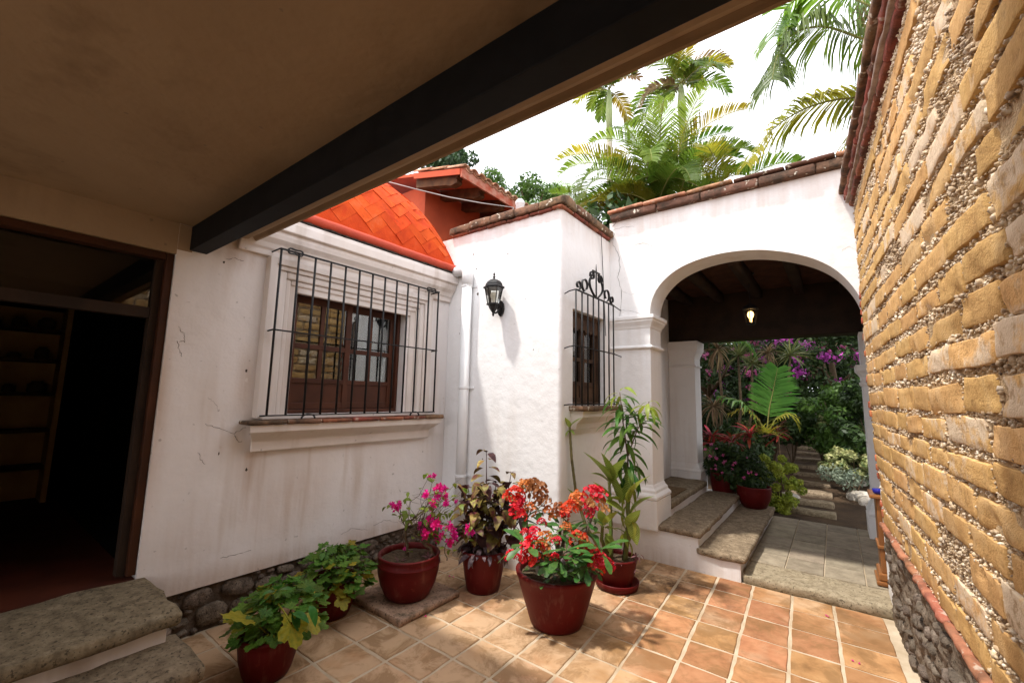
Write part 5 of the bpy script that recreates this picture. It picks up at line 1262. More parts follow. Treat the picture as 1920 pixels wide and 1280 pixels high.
# ---- big crown-of-thorns pot
TX, TY = -1.637, 2.754; TD = math.hypot(TX, TY)
ct = thing('potted_crown_of_thorns', (TX, TY, 0), 'largest red pot, at the front, with red and orange crown of thorns flowers', 'potted plant', 'potted plants in the courtyard')
pot(ct, TX, TY, 0.0, [(0.175, 0.0), (0.186, 0.02), (0.225, 0.14), (0.262, 0.26), (0.276, 0.31), (0.286, 0.325), (0.290, 0.345)], M['pot2'], 0.315, 0.25, 0.034, 48)
def flower_mat(name, c1, c2): return leaf_mat(name, c1, c2, 14, 0.25, 0.5, 0.22, 0.012)
M['red_fl'] = flower_mat('red_flower', (0.60, 0.022, 0.018), (0.72, 0.06, 0.045))
M['or_fl'] = flower_mat('orange_flower', (0.56, 0.12, 0.03), (0.50, 0.20, 0.06))
M['br_fl'] = flower_mat('fading_flower', (0.30, 0.11, 0.035), (0.42, 0.20, 0.07))
M['ct_leaf'] = leaf_mat('glossy_green_leaf', (0.035, 0.10, 0.022), (0.075, 0.165, 0.035), 4, 0.22, 0.38, 0.25, 0.015)
M['thorn'] = simple('thorny_stem', (0.10, 0.075, 0.055), (0.20, 0.16, 0.12), 0.9, 30, 80, 0.6, 0.004)
def floret_cluster(seed, n, mat):
    g = random.Random(seed); b = MB()
    for q in range(n):
        d = rdir(g, None, 0, (-0.35, 1.5)); c = d*g.uniform(.7, 1.0); x = (d+Vector((g.uniform(-.4, .4), g.uniform(-.4, .4), g.uniform(-.2, .4)))).normalized(); y = x.orthogonal().normalized(); z = x.cross(y); r = g.uniform(.30, .40)
        for s in (0, math.pi):            # two kidney bracts
            o_ = c+(y*math.cos(s)+z*math.sin(s))*r*0.42; vs = [o_-x*0.06]
            for k in range(7):
                a = s-1.9+3.8*k/6; vs.append(o_+(y*math.cos(a)+z*math.sin(a))*r*0.66+x*(0.05+0.03*math.sin(k*2)))
            b.add(vs, [(0, k, k+1) for k in range(1, 7)])
        b.add([c+x*.07+y*.05, c+x*.07+z*.05, c+x*.07-y*.05, c+x*.07-z*.05], [(0, 1, 2, 3)])
    return b.mesh('flower_cluster', mat, False)
fcr = [floret_cluster(s, 30, M['red_fl']) for s in range(3)]; fco = [floret_cluster(s+10, 26, M['or_fl']) for s in range(2)]; fcb = [floret_cluster(s+20, 28, M['br_fl']) for s in range(2)]
ct_l = leaf_me('leaf', M['ct_leaf'], 1.0, 0.34, 7, 0.18, 0.25, 'spat'); ct_s = leaf_me('leaf', M['ct_leaf'], 1.0, 0.42, 6, 0.15, 0.3, 'spat')
g = random.Random(91)
cls = [(966,932,17,'r',.05),(974,944,13,'r',.02),(997,918,21,'b',.10),(985,913,14,'o',.08),(1010,930,17,'b',.08),(1022,940,11,'b',.05),(968,958,13,'r',.0),(992,955,11,'o',.02),(979,968,8,'r',-.02),(1033,960,13,'o',.05),(1050,958,14,'b',.05),(1068,956,15,'r',.02),(1058,966,9,'r',.0),(1083,937,15,'o',.08),(1094,948,11,'b',.06),(1113,934,19,'r',.05),(1119,950,17,'b',.0),(1108,958,12,'r',.0),(998,1034,19,'r',-.22),(993,1046,15,'r',-.22),(961,1045,11,'r',-.15),(1015,1028,12,'o',-.20),(1022,1008,11,'o',-.16),(1025,1035,10,'o',-.2),(1002,1000,11,'r',-.12),(984,998,7,'r',-.1),(1016,981,8,'r',-.05),(1062,988,8,'o',-.1),(1085,1012,14,'r',-.12),(1093,1022,12,'o',-.14),(1098,1038,9,'o',-.16),(1112,1040,12,'r',-.18),(1124,1056,15,'r',-.18),(1138,1062,12,'r',-.15),(1118,1064,12,'r',-.2),(1044,1013,7,'r',-.2),(1040,1046,7,'r',-.24)]
arms = [((1010, 1075), (985, 965), 0.05), ((1045, 1075), (1052, 985), 0.0), ((1070, 1078), (1110, 968), 0.0), ((1030, 1080), (1002, 1040), -0.18), ((1075, 1082), (1105, 1050), -0.15), ((1050, 1082), (1085, 1020), -0.1), ((1040, 1075), (1062, 975), 0.06)]
AP = []
b = MB()
for (pa, pb, dd) in arms:
    A_ = atD(*pa, TD); A_.z = 0.31; B_ = atD(*pb, TD+dd); M_ = A_.lerp(B_, .5)+Vector((g.uniform(-.03, .03), 0, .02)); Q = [A_, A_.lerp(M_, .5), M_, M_.lerp(B_, .5), B_]
    b.tube(Q, [0.016, 0.015, 0.014, 0.012, 0.009], 7); AP.append(Q)
    for k in range(46):
        f = g.random()*3.99; i = int(f); P = Q[i].lerp(Q[i+1], f-i); d = rdir(g, None, 0, (-.3, .8)); b.tube([P, P+d*g.uniform(.022, .034)], [0.0024, 0.0004], 3, False)
tag(b.build('thorny_stems', M['thorn'], ct), kind='stuff')
b = MB()
for (x, y, r, c, dd) in cls:
    P = atD(x, y, TD+dd); Q = min(AP, key=lambda q: (q[-1]-P).length); b.tube([Q[-1].lerp(Q[-2], g.random()*.6), Q[-1].lerp(P, .6)+Vector((0, 0, -.02)), P], [0.004, 0.003, 0.002], 5)
tag(b.build('flower_stalks', M['stem_g'], ct, smooth=True), kind='stuff')
for (x, y, r, c, dd) in cls:
    P = atD(x, y, TD+dd); me = g.choice({'r': fcr, 'o': fco, 'b': fcb}[c]); put('flower_cluster', me, ct, P, rdir(g, None, 0, (-.4, .4)), r*0.0048, None, g)
ros = [((985, 1022), 10, 0.13, -.2), ((1125, 1030), 10, 0.13, -.16), ((1062, 1032), 9, 0.11, -.22), ((1048, 1052), 8, 0.09, -.26), ((1078, 1050), 8, 0.085, -.26), ((1030, 1058), 7, 0.075, -.26), ((1098, 1062), 8, 0.08, -.22), ((1010, 985), 7, .09, .02), ((1075, 990), 7, .09, 0), ((1100, 975), 7, .085, .03), ((1020, 960), 5, .08, .08), ((990, 965), 5, .075, .05), ((1040, 1000), 7, .09, -.1), ((1052, 1072), 7, .07, -.27), ((1085, 1075), 7, .07, -.24), ((1115, 985), 6, .08, .05)]
for (p, n, L, dd) in ros:
    c = atD(*p, TD+dd)
    for k in range(n):
        a = 2*math.pi*k/n+g.uniform(-.3, .3); d = Vector((math.cos(a), math.sin(a), g.uniform(-.35, .75))); put('leaf', ct_l if L > .1 else ct_s, ct, c+d*0.01, d, L*g.uniform(1.1, 1.7), g.uniform(-.3, .3), g)
for q in range(8): a = g.uniform(0, 6.28); put('trailing_leaf', tl_ if q % 2 else gp, ct, atD(1035+g.uniform(-25, 25), 1050+g.uniform(-8, 20), TD-.25), Vector((math.cos(a), math.sin(a), .2)), .07, None, g)

for q in range(80):
    a = g.uniform(0, 6.28); r = g.uniform(.05, .25); put('leaf', ct_s, ct, Vector((TX+r*math.cos(a), TY+r*math.sin(a), .34+g.uniform(0, .16))), Vector((math.cos(a), math.sin(a), g.uniform(-.4, .7))), g.uniform(.06, .11), None, g)
# ---- saucer pot with dieffenbachia and mango
SXp, SYp = -1.537, 3.56; SD = math.hypot(SXp, SYp)
b = MB(); b.lathe(SXp, SYp, [(0.004, 0.001), (0.158, 0.001), (0.172, 0.012), (0.182, 0.055), (0.176, 0.060), (0.168, 0.056), (0.158, 0.02), (0.004, 0.018)], 40)
tag(b.build('saucer', M['pot'], None, smooth=True), 'round red clay saucer under the pot with the tall leafy sapling', 'saucer')
di = thing('potted_dieffenbachia', (SXp, SYp, 0.02), 'red pot in a saucer with tall mango sapling and yellow-green dieffenbachia', 'potted plant', 'potted plants in the courtyard')
pot(di, SXp, SYp, 0.021, [(0.115, 0.0), (0.122, 0.015), (0.145, 0.09), (0.160, 0.17), (0.166, 0.20), (0.172, 0.215)], M['pot'], 0.19, 0.146)
M['mango'] = leaf_mat('mango_leaf', (0.045, 0.12, 0.02), (0.09, 0.18, 0.03), 3, 0.3, 0.35, 0.3, 0.03)
M['mango_y'] = leaf_mat('young_mango_leaf', (0.16, 0.22, 0.03), (0.26, 0.28, 0.05), 3, 0.35, 0.4, 0.2, 0.02)
def dief_mat():
    m, t, b = newmat('dieffenbachia_leaf'); co = coords(t, False)
    w_ = t.nodes.new('ShaderNodeTexWave'); w_.wave_type = 'BANDS'; w_.bands_direction = 'DIAGONAL'; w_.inputs['Scale'].default_value = 7.5; w_.inputs['Distortion'].default_value = 2.5; w_.inputs['Detail'].default_value = 2
    ab = t.nodes.new('ShaderNodeVectorMath'); ab.operation = 'ABSOLUTE'; t.links.new(co, ab.inputs[0]); t.links.new(ab.outputs[0], w_.inputs['Vector'])
    c = ramp(t, w_.outputs['Fac'], [(0.2, (0.16, 0.25, 0.03)), (0.6, (0.26, 0.34, 0.05)), (0.9, (0.36, 0.42, 0.09))]); c = vary(t, c, 0.25, 0.02)
    setc(t, b, c); b.inputs['Roughness'].default_value = 0.42
    tl = t.nodes.new('ShaderNodeBsdfTranslucent'); t.links.new(c, tl.inputs['Color']); mx = t.nodes.new('ShaderNodeMixShader'); mx.inputs[0].default_value = 0.3
    t.links.new(b.outputs[0], mx.inputs[1]); t.links.new(tl.outputs[0], mx.inputs[2]); t.links.new(mx.outputs[0], t.nodes['Material Output'].inputs[0]); return m
M['dief'] = dief_mat()
ml = [leaf_me('mango_leaf', M['mango'], 1.0, 0.24, 8, 0.3, 0.55, 'lance'), leaf_me('mango_leaf', M['mango'], 1.0, 0.19, 8, 0.35, 0.9, 'lance', 0.006), leaf_me('mango_leaf', M['mango_y'], 1.0, 0.2, 8, 0.3, 0.75, 'lance')]
dl = [leaf_me('dieffenbachia_leaf', M['dief'], 1.0, 0.50, 8, 0.3, 0.15), leaf_me('dieffenbachia_leaf', M['dief'], 1.0, 0.46, 8, 0.35, 0.4)]
g = random.Random(101); b = MB()
def soilpt(px): p = atD(px, 1050, SD); p.z = 0.205; return p
MS = [soilpt(1168), atD(1176, 980, SD), atD(1178, 900, SD+.02), atD(1177, 855, SD+.03), atD(1168, 790, SD+.03), atD(1162, 735, SD+.02)]
b.tube(MS, [0.010, 0.009, 0.008, 0.0075, 0.006, 0.003], 7)
MS2 = [MS[3], atD(1195, 805, SD-.03), atD(1210, 780, SD-.05), atD(1217, 752, SD-.06)]; b.tube(MS2, [.006, .005, .004, .003], 6)
b.build('mango_stem', M['stem_b'], di, smooth=True)
def along(Q, f): f *= len(Q)-1; i = min(int(f), len(Q)-2); return Q[i].lerp(Q[i+1], f-i)
for q in range(74):
    f = 0.44+0.56*(q/73); P = along(MS, f); a = q*2.4+g.uniform(-.3, .3); d = Vector((math.cos(a), math.sin(a), g.uniform(-.2, .75)-(0.5 if f < .62 else 0)))
    put('mango_leaf', g.choice(ml[:2] if f < .93 else ml), di, P+d*0.012, d, g.uniform(.17, .27), g.uniform(-.4, .4), g)
for q in range(26):
    f = 0.3+0.7*q/25; P = along(MS2, f); a = q*2.4; d = Vector((math.cos(a), math.sin(a), g.uniform(-.2, .6))); put('mango_leaf', ml[2] if q > 15 else ml[0], di, P+d*.01, d, g.uniform(.14, .23), g.uniform(-.4, .4), g)
for q in range(16):
    f = 0.12+0.36*q/15; P = along(MS, f); a = q*2.4; d = Vector((math.cos(a), math.sin(a), g.uniform(-1.0, .0))); put('mango_leaf', ml[2], di, P+d*.01, d, g.uniform(.15, .25), g.uniform(-.4, .4), g)
# dieffenbachia canes
b = MB(); DS = [[soilpt(1172), atD(1178, 1000, SD-.06), atD(1178, 960, SD-.07), atD(1178, 930, SD-.07)], [soilpt(1140), atD(1128, 1010, SD-.06), atD(1130, 985, SD-.08)], [soilpt(1146), atD(1145, 960, SD+.06), atD(1142, 900, SD+.07)]]
for Q in DS:
    pts = []; rr = []
    for k in range(25):
        pts.append(along(Q, k/24)); rr.append(0.017*(1-0.35*k/24)+(0.0022 if k % 2 else 0))
    b.tube(pts, rr, 10)
b.build('dieffenbachia_cane', M['stem_g'], di, smooth=True)
dls = [((1145, 905), (1114, 855)), ((1145, 908), (1127, 880)), ((1146, 900), (1138, 858)), ((1150, 905), (1155, 858)), ((1162, 945), (1146, 885)), ((1172, 945), (1150, 925)), ((1175, 940), (1176, 892)), ((1180, 945), (1188, 890)), ((1170, 960), (1142, 938)), ((1182, 965), (1200, 925)), ((1145, 940), (1124, 908)), ((1143, 945), (1146, 925)), ((1130, 988), (1108, 965)), ((1130, 985), (1128, 955)), ((1133, 985), (1150, 960)), ((1134, 990), (1153, 985)), ((1134, 1000), (1150, 1015)), ((1128, 1000), (1110, 995)), ((1176, 990), (1192, 960)), ((1178, 985), (1165, 955)), ((1134, 1005), (1145, 1030)), ((1172, 1000), (1160, 985)), ((1184, 975), (1192, 1010))]
for k, (pa, pb) in enumerate(dls):
    dd = -.06-g.uniform(0, .04); A_ = atD(*pa, SD+dd); B_ = atD(*pb, SD+dd-g.uniform(-.03, .07)); put('dieffenbachia_leaf', dl[k % 2], di, A_, B_-A_, (B_-A_).length*1.35, g.uniform(-.7, .7), g)
b = MB(); LS = [soilpt(1136), atD(1098, 985, SD-.02), atD(1080, 925, SD), atD(1072, 860, SD), atD(1068, 800, SD)]
pts = [along(LS, k/40) for k in range(41)]; b.tube(pts, [0.014-0.004*k/40+(0.0015 if k % 2 else 0) for k in range(41)], 8); b.build('leaning_cane', simple('ringed_cane', (0.10, 0.085, 0.035), (0.17, 0.15, 0.06), 0.7, 8, 60, 0.4), di, smooth=True)
for (pa, pb) in (((1068, 800), (1086, 781)), ((1068, 802), (1062, 783)), ((1068, 805), (1077, 812)), ((1068, 806), (1060, 815)), ((1080, 932), (1088, 945)), ((1085, 945), (1070, 915))):
    A_ = atD(*pa, SD); B_ = atD(*pb, SD-.03); put('dieffenbachia_leaf', dl[0], di, A_, B_-A_, (B_-A_).length*1.15, .2, g)
for q in range(16): a = g.uniform(0, 6.28); put('purple_leaf', tl_, di, Vector((SXp+.13*math.cos(a), SYp+.13*math.sin(a), .235)), Vector((math.cos(a), math.sin(a), g.uniform(-.6, .5))), g.uniform(.05, .08), None, g)
for q in range(8): put('purple_leaf', tl_, di, atD(1195+g.uniform(-4, 6), 1035+g.uniform(-5, 40), SD-.1), rdir(g, None, 0, (-.8, .3)), .06, None, g)
# ------------------------------------------------------------------ palms
M['palm'] = leaf_mat('palm_leaflet', (0.085, 0.15, 0.022), (0.15, 0.21, 0.035), 1.5, 0.45, 0.4, 0.3, 0.02)
M['palm_y'] = leaf_mat('yellow_palm_leaflet', (0.27, 0.22, 0.03), (0.18, 0.19, 0.025), 1.5, 0.45, 0.45, 0.25, 0.02)
M['palm_dry'] = leaf_mat('dry_palm_leaflet', (0.30, 0.22, 0.12), (0.18, 0.13, 0.06), 1.5, 0.25, 0.7, 0.2)
M['palm_b'] = leaf_mat('bright_palm_leaflet', (0.07, 0.19, 0.03), (0.12, 0.24, 0.04), 1.5, 0.35, 0.4, 0.2, 0.015)
M['rachis'] = simple('palm_rachis', (0.20, 0.22, 0.06), (0.26, 0.24, 0.08), 0.5, 6, 40, 0.1)
def frond(name, par, path, ll, nl, mat, g, hang=0.3, vee=0.35, sweep=0.9, w=0.022, r0=0.012, prof=None, start=0.12, up=None):
    """path: world points of the rachis; leaflets both sides"""
    P = [Vector(p) for p in path]
    if len(P) < 8: 
        # resample smoothly
        Q = []
        n = 14
        for k in range(n+1):
            f = k/n*(len(P)-1); i = min(int(f), len(P)-2); t = f-i
            p0 = P[max(i-1, 0)]; p1 = P[i]; p2 = P[i+1]; p3 = P[min(i+2, len(P)-1)]
            Q.append(0.5*((2*p1)+(p2-p0)*t+(2*p0-5*p1+4*p2-p3)*t*t+(3*p1-p0-3*p2+p3)*t*t*t))
        P = Q
    m = len(P)-1; vs = []; fs = []
    upv = Vector(up) if up is not None else Vector((0, 0, 1))
    for k in range(nl):
        t = start+(1-start)*(k+0.5)/nl; f = t*m; i = min(int(f), m-1); base = P[i].lerp(P[i+1], f-i); T = (P[i+1]-P[i]).normalized()
        S = T.cross(upv)
        S = S.normalized() if S.length > 0.05 else Vector((1, 0, 0)); N = S.cross(T).normalized()
        L = ll*(math.sin(math.pi*(0.12+0.80*t))**0.7 if prof is None else prof(t))
        for s in (-1, 1):
            if g.random() < 0.03: continue
            sw = sweep*(0.55+0.6*t)+g.uniform(-.08, .08); d = (S*s*math.cos(sw)+T*math.sin(sw)+N*(vee+g.uniform(-.1, .1))).normalized()
            Lk = L*g.uniform(.88, 1.08); wv = T*(w*0.5)*(1.0 if t < .85 else .7)
            hv = Vector((0, 0, -1))*hang*Lk
            p1 = base+d*Lk*0.38-hv*-0.10; p2 = base+d*Lk*0.72+hv*0.38; p3 = base+d*Lk*0.96+hv*(1.0+g.uniform(-.2, .3))
            wn = (wv-d*wv.dot(d)); wn = wn.normalized()*w*0.5 if wn.length > 1e-6 else N*w*.5
            n0 = len(vs); vs += [base-wn*.5, base+wn*.5, p1-wn, p1+wn, p2-wn*.85, p2+wn*.85, p3]
            fs += [(n0, n0+1, n0+3, n0+2), (n0+2, n0+3, n0+5, n0+4), (n0+4, n0+5, n0+6)]
    b = MB(); b.add(vs, fs); o = b.build(name, mat, par, fixn=False)
    b = MB(); b.tube(P, [r0*(1-0.8*k/m) for k in range(m+1)], 5); b.build('rachis', M['rachis'], o, smooth=True)
    return o
def arc(base, az, el, L, droop, n=12):
    p = Vector(base); P = [p.copy()]; e = el
    for k in range(n):
        d = Vector((math.cos(az)*math.cos(e), math.sin(az)*math.cos(e), math.sin(e))); p = p+d*(L/n); P.append(p.copy()); e -= droop/n*(0.4+1.2*k/n)
    return P
g = random.Random(201)
CB = atD(1234, 378, 10.0)                   # areca clump behind the arch wall
ar = thing('areca_palm', (CB.x, CB.y, garden_h(CB.x, CB.y)), 'dense clump of arching areca palm fronds above the arch wall', 'palm')
for k in range(9):
    a = g.uniform(0, 6.28); r = g.uniform(.1, .55); b = MB(); x, y = CB.x+r*math.cos(a), CB.y+r*math.sin(a); z0 = garden_h(x, y)-.05
    b.tube([(x-.3*math.cos(a), y-.3*math.sin(a), z0), (x, y, z0+3), (x+.1*math.cos(a), y+.1*math.sin(a), CB.z-0.2+g.uniform(-.2, .3))], [0.06, 0.05, 0.045], 8); b.build('stem', M['stem_g'], ar, smooth=True)
specs = []
for k in range(34):
    az = 2*math.pi*k/34*5.0+g.uniform(-.3, .3); ring = k/34
    el = math.radians(82-52*ring**0.9+g.uniform(-8, 8)); L = g.uniform(2.3, 3.0)*(1-0.06*ring); dr = g.uniform(1.3, 2.1)+0.35*ring
    specs.append((az, el, L, dr))
for (az, el, L, dr) in specs:
    base = Vector((CB.x+g.uniform(-.35, .35), CB.y+g.uniform(-.35, .35), CB.z+g.uniform(-.5, .1)))
    frond('frond', ar, arc(base, az, el, L, dr), 0.56, 84, M['palm'] if g.random() < 0.74 else M['palm_y'], g, 0.28, 0.55, 0.7, 0.026, 0.018, start=0.16)
for k in range(20):      # lower skirt that closes the clump above the coping
    az = g.uniform(0, 6.28); base = Vector((CB.x+g.uniform(-1.5, 1.5), CB.y+g.uniform(-.5, .3), CB.z-0.45+g.uniform(-.3, .3)))
    frond('frond', ar, arc(base, az, math.radians(g.uniform(35, 70)), g.uniform(1.3, 1.9), 1.6), 0.5, 60, M['palm'] if k % 3 else M['palm_y'], g, 0.25, 0.5, 0.75, 0.026, 0.014, start=0.15)
def tall_palm(px, py, D, label, nf, L, seed, dry, trunkpy):
    g = random.Random(seed); top = atD(px, py, D); t = thing('tall_palm', (top.x, top.y, garden_h(top.x, top.y)), label, 'palm', 'tall palms against the sky')
    z0 = garden_h(top.x, top.y); zc = atD(px, trunkpy, D).z
    b = MB(); b.tube([(top.x, top.y, z0-.1), (top.x+.03, top.y, zc*.5), (top.x, top.y, zc)], [0.14, 0.11, 0.095], 10); b.build('trunk', simple('grey_palm_trunk', (0.24, 0.21, 0.16), (0.33, 0.30, 0.24), 0.85, 6, 30, 0.4), t, smooth=True)
    b = MB(); b.tube([(top.x, top.y, zc), (top.x, top.y, (zc+top.z)/2), (top.x, top.y, top.z)], [0.10, 0.115, 0.06], 10); b.build('crownshaft', simple('pale_green_shaft', (0.34, 0.40, 0.20), (0.28, 0.34, 0.15), 0.5, 4, 30, 0.1), t, smooth=True)
    for k in range(nf):
        az = 2*math.pi*k/nf+g.uniform(-.25, .25); el = math.radians(g.uniform(5, 80)); mt = M['palm_dry'] if k in dry else (M['palm'] if k % 3 else M['palm_y'])
        frond('frond', t, arc(top, az, el, L*g.uniform(.8, 1.15), g.uniform(1.5, 2.3)), 0.45*L/1.4, 30, mt, g, 0.35, 0.3, 0.8, 0.05, 0.014, start=0.12)
    return t
tall_palm(1142, 170, 13.0, 'tall slim palm with pale green shaft, the left one against the sky', 12, 1.35, 301, (2,), 250)
tall_palm(1277, 160, 12.0, 'tall shaggy palm with dry fronds right of the slim palm', 15, 1.45, 302, (1, 6, 9), 225)
# large palm behind the adobe wall; its fronds hang into the sky gap
RC = atD(1700, 60, 8.6); rp = thing('coconut_palm', (RC.x, RC.y, -0.05), 'large palm with long drooping fronds behind the adobe wall', 'palm')
b = MB(); b.tube([(RC.x+.2, RC.y+.1, -.1), (RC.x+.1, RC.y, 3.5), (RC.x, RC.y, RC.z)], [0.16, 0.13, 0.11], 10); b.build('trunk', M['stem_b'], rp, smooth=True)
fr_ = [([(1690, 95), (1610, 70), (1545, 50), (1490, 62), (1458, 105), (1448, 150)], 0.95, 84, 'palm', .75), ([(1695, 40), (1640, 15), (1580, -10), (1520, -15), (1470, 20), (1450, 70)], 0.9, 80, 'palm', .6),
       ([(1690, 140), (1620, 178), (1560, 188), (1500, 208), (1440, 250), (1400, 308)], 0.75, 72, 'palm_y', .5), ([(1690, 150), (1630, 200), (1600, 240), (1575, 300)], 0.5, 26, 'palm_y', .6), ([(1700, 30), (1650, -10), (1600, -40), (1560, -70)], 0.7, 30, 'palm', .6),
       ([(1690, 110), (1640, 125), (1612, 160), (1603, 220)], 0.55, 26, 'palm', .7), ([(1700, 60), (1760, 0), (1820, -10), (1880, 40)], .8, 34, 'palm', .6), ([(1700, 60), (1770, 60), (1830, 100), (1860, 170)], .8, 34, 'palm', .6)]
for (pp, ll, nl, mt, hg) in fr_:
    frond('frond', rp, [atD(x, y, 8.6-0.10*k+g.uniform(-.1, .1)) for k, (x, y) in enumerate(pp)], ll, nl, M[mt], g, hg, 0.1, 0.55, 0.040, 0.028, start=0.02)
b = MB()
for k in range(40):      # fibrous flower stalks at the crown
    p = atD(1618+g.uniform(-10, 14), 20+g.uniform(-30, 25), 8.5); d = rdir(g, None, 0, (-1.4, .3)); b.tube([p, p+d*.18+Vector((0, 0, -.06)), p+d*.3+Vector((0, 0, -.22))], [.006, .004, .002], 4)
o = b.build('flower_spray', M['palm_dry'], rp); o['kind'] = 'stuff'

# ------------------------------------------------------------------ leafy masses
def cloud(name, par, clumps, n, size, mat, seed, spread=0.35, flat=0.0):
    """many small leaf faces gathered in clumps: clumps = [(x,y,z,r)]"""
    q = np.random.default_rng(seed); c = np.array(clumps, float); w = c[:, 3]**2; k = q.choice(len(c), n, p=w/w.sum())
    d = q.normal(size=(n, 3)); d /= np.linalg.norm(d, axis=1)[:, None]; rad = c[k, 3]*(1-spread*q.random(n)**1.5)
    ctr = c[k, :3]+d*rad[:, None]*np.array([1, 1, 0.85]); 
    nrm = d*0.8+q.normal(size=(n, 3))*0.55+np.array([0, 0, 0.35]); nrm /= np.linalg.norm(nrm, axis=1)[:, None]
    a = np.cross(nrm, q.normal(size=(n, 3))); a /= np.linalg.norm(a, axis=1)[:, None]; bb = np.cross(nrm, a); L = size*q.uniform(.6, 1.35, n)[:, None]
    V_ = np.stack([ctr-a*L*.5, ctr+bb*L*.24-nrm*L*.06, ctr+a*L*.5, ctr-bb*L*.24-nrm*L*.06], 1).reshape(-1, 3); F_ = np.arange(4*n).reshape(-1, 4)
    org = wl(par); o = link(name, np_mesh(name, V_-np.array(org), F_, mat), par, org); o['kind'] = 'stuff'; return o
def lm(name, c1, c2, sc=2.5, c3=None, tr_=0.25): 
    m, t, b = newmat(name); co = coords(t, False); st = [(0.33, c1), (0.58, c2)]
    if c3: st.append((0.72, c3))
    wn = t.nodes.new('ShaderNodeTexWhiteNoise'); g_ = t.nodes.new('ShaderNodeNewGeometry'); t.links.new(g_.outputs['Random Per Island'], wn.inputs['Vector'])
    c = ramp(t, nz(t, co, sc, 2), st); mr = t.nodes.new('ShaderNodeMapRange'); mr.inputs['To Min'].default_value = 0.6; mr.inputs['To Max'].default_value = 1.35; t.links.new(g_.outputs['Random Per Island'], mr.inputs[0])
    h = t.nodes.new('ShaderNodeHueSaturation'); t.links.new(mr.outputs[0], h.inputs['Value']); t.links.new(c, h.inputs['Color']); c = h.outputs[0]
    setc(t, b, c); b.inputs['Roughness'].default_value = 0.5; b.inputs['Specular IOR Level'].default_value = 0.3
    tl = t.nodes.new('ShaderNodeBsdfTranslucent'); t.links.new(c, tl.inputs['Color']); mx = t.nodes.new('ShaderNodeMixShader'); mx.inputs[0].default_value = tr_
    t.links.new(b.outputs[0], mx.inputs[1]); t.links.new(tl.outputs[0], mx.inputs[2]); t.links.new(mx.outputs[0], t.nodes['Material Output'].inputs[0]); return m
M['hedge'] = lm('dark_hedge_leaf', (0.018, 0.040, 0.010), (0.040, 0.075, 0.016))
M['bush'] = lm('bush_leaf', (0.05, 0.115, 0.018), (0.10, 0.19, 0.03))
M['lime'] = lm('lime_leaf', (0.20, 0.27, 0.025), (0.34, 0.38, 0.04), 6)
M['cream'] = lm('variegated_leaf', (0.10, 0.16, 0.04), (0.48, 0.47, 0.20), 9, (0.60, 0.57, 0.33))
M['purple'] = lm('purple_bract', (0.36, 0.04, 0.32), (0.50, 0.07, 0.42), 3)
M['pink'] = lm('pink_bract', (0.55, 0.06, 0.26), (0.62, 0.16, 0.36), 3)
M['conifer'] = lm('conifer_leaf', (0.022, 0.055, 0.020), (0.045, 0.09, 0.03))
M['redleaf'] = leaf_mat('red_cordyline', (0.28, 0.02, 0.025), (0.12, 0.03, 0.02), 2, 0.3, 0.4, 0.35, 0.02)
def clumpset(g, cx, cy, cz, rx, ry, rz, n, r):
    out = []
    for k in range(n):
        d = rdir(g, None, 0, (-1.5, 1.5)); f = g.uniform(.35, 1.0)**0.6; out.append((cx+d.x*rx*f, cy+d.y*ry*f, cz+d.z*rz*f, r*g.uniform(.65, 1.25)))
    return out
def tree(nm, label, cat, cx, cy, ztop, rx, rz, n, size, mat, seed, clumps=26, cr=0.5, trunk=True, z0=None):
    g = random.Random(seed); gz = garden_h(cx, cy) if z0 is None else z0; t = thing(nm, (cx, cy, gz), label, cat)
    cz = ztop-rz
    b = MB(); b.tube([(cx, cy, gz-.05), (cx+.05, cy, (gz+cz)/2), (cx, cy, cz)], [0.13, 0.10, 0.06], 8)
    for k in range(6):
        a = k*1.05+g.random(); b.tube([(cx, cy, (gz+cz)/2+g.uniform(0, .4)), (cx+rx*.35*math.cos(a), cy+rx*.35*math.sin(a), cz-.1*rz), (cx+rx*.75*math.cos(a), cy+rx*.75*math.sin(a), cz+rz*g.uniform(-.2, .5))], [.06, .04, .015], 6)
    b.build('trunk', M['stem_b'], t, smooth=True)
    cloud('crown', t, clumpset(g, cx, cy, cz, rx, rx, rz, clumps, cr), n, size, mat, seed); return t
p = atD(838, 300, 15); tree('conifer_tree', 'dark conifer rising behind the orange tiled roof', 'tree', p.x, p.y, atD(850, 275, 15).z+.15, 1.35, 2.2, 9000, 0.16, M['conifer'], 401, 40, .42)
p = atD(925, 345, 16); tree('broadleaf_tree', 'small bright green tree top right of the tiled eave', 'tree', p.x, p.y, atD(925, 322, 16).z, .62, 1.3, 4200, 0.13, M['bush'], 402, 14, .38)
p = atD(1000, 360, 15.5); tree('broadleaf_tree', 'low green tree top behind the annex coping', 'tree', p.x, p.y, atD(1000, 340, 15.5).z, .9, 1.2, 4200, 0.14, M['bush'], 403, 16, .4)
g = random.Random(404); p = atD(1035, 385, 16.5); fp = thing('feathery_palm', (p.x, p.y, garden_h(p.x, p.y)), 'pale feathery palm tuft left of the areca clump', 'palm')
b = MB(); b.tube([(p.x, p.y, garden_h(p.x, p.y)-.1), (p.x, p.y, p.z)], [.12, .08], 8); b.build('trunk', M['stem_b'], fp, smooth=True)
M['palm_p'] = leaf_mat('pale_palm_leaflet', (0.16, 0.24, 0.09), (0.22, 0.30, 0.12), 1.5, .4, .5, .2)
for k in range(16): frond('frond', fp, arc(p, 2*math.pi*k/16+g.uniform(-.2, .2), math.radians(g.uniform(35, 82)), g.uniform(1.0, 1.6), 1.9), .42, 26, M['palm_p'], g, .5, .3, .8, .03, .012)

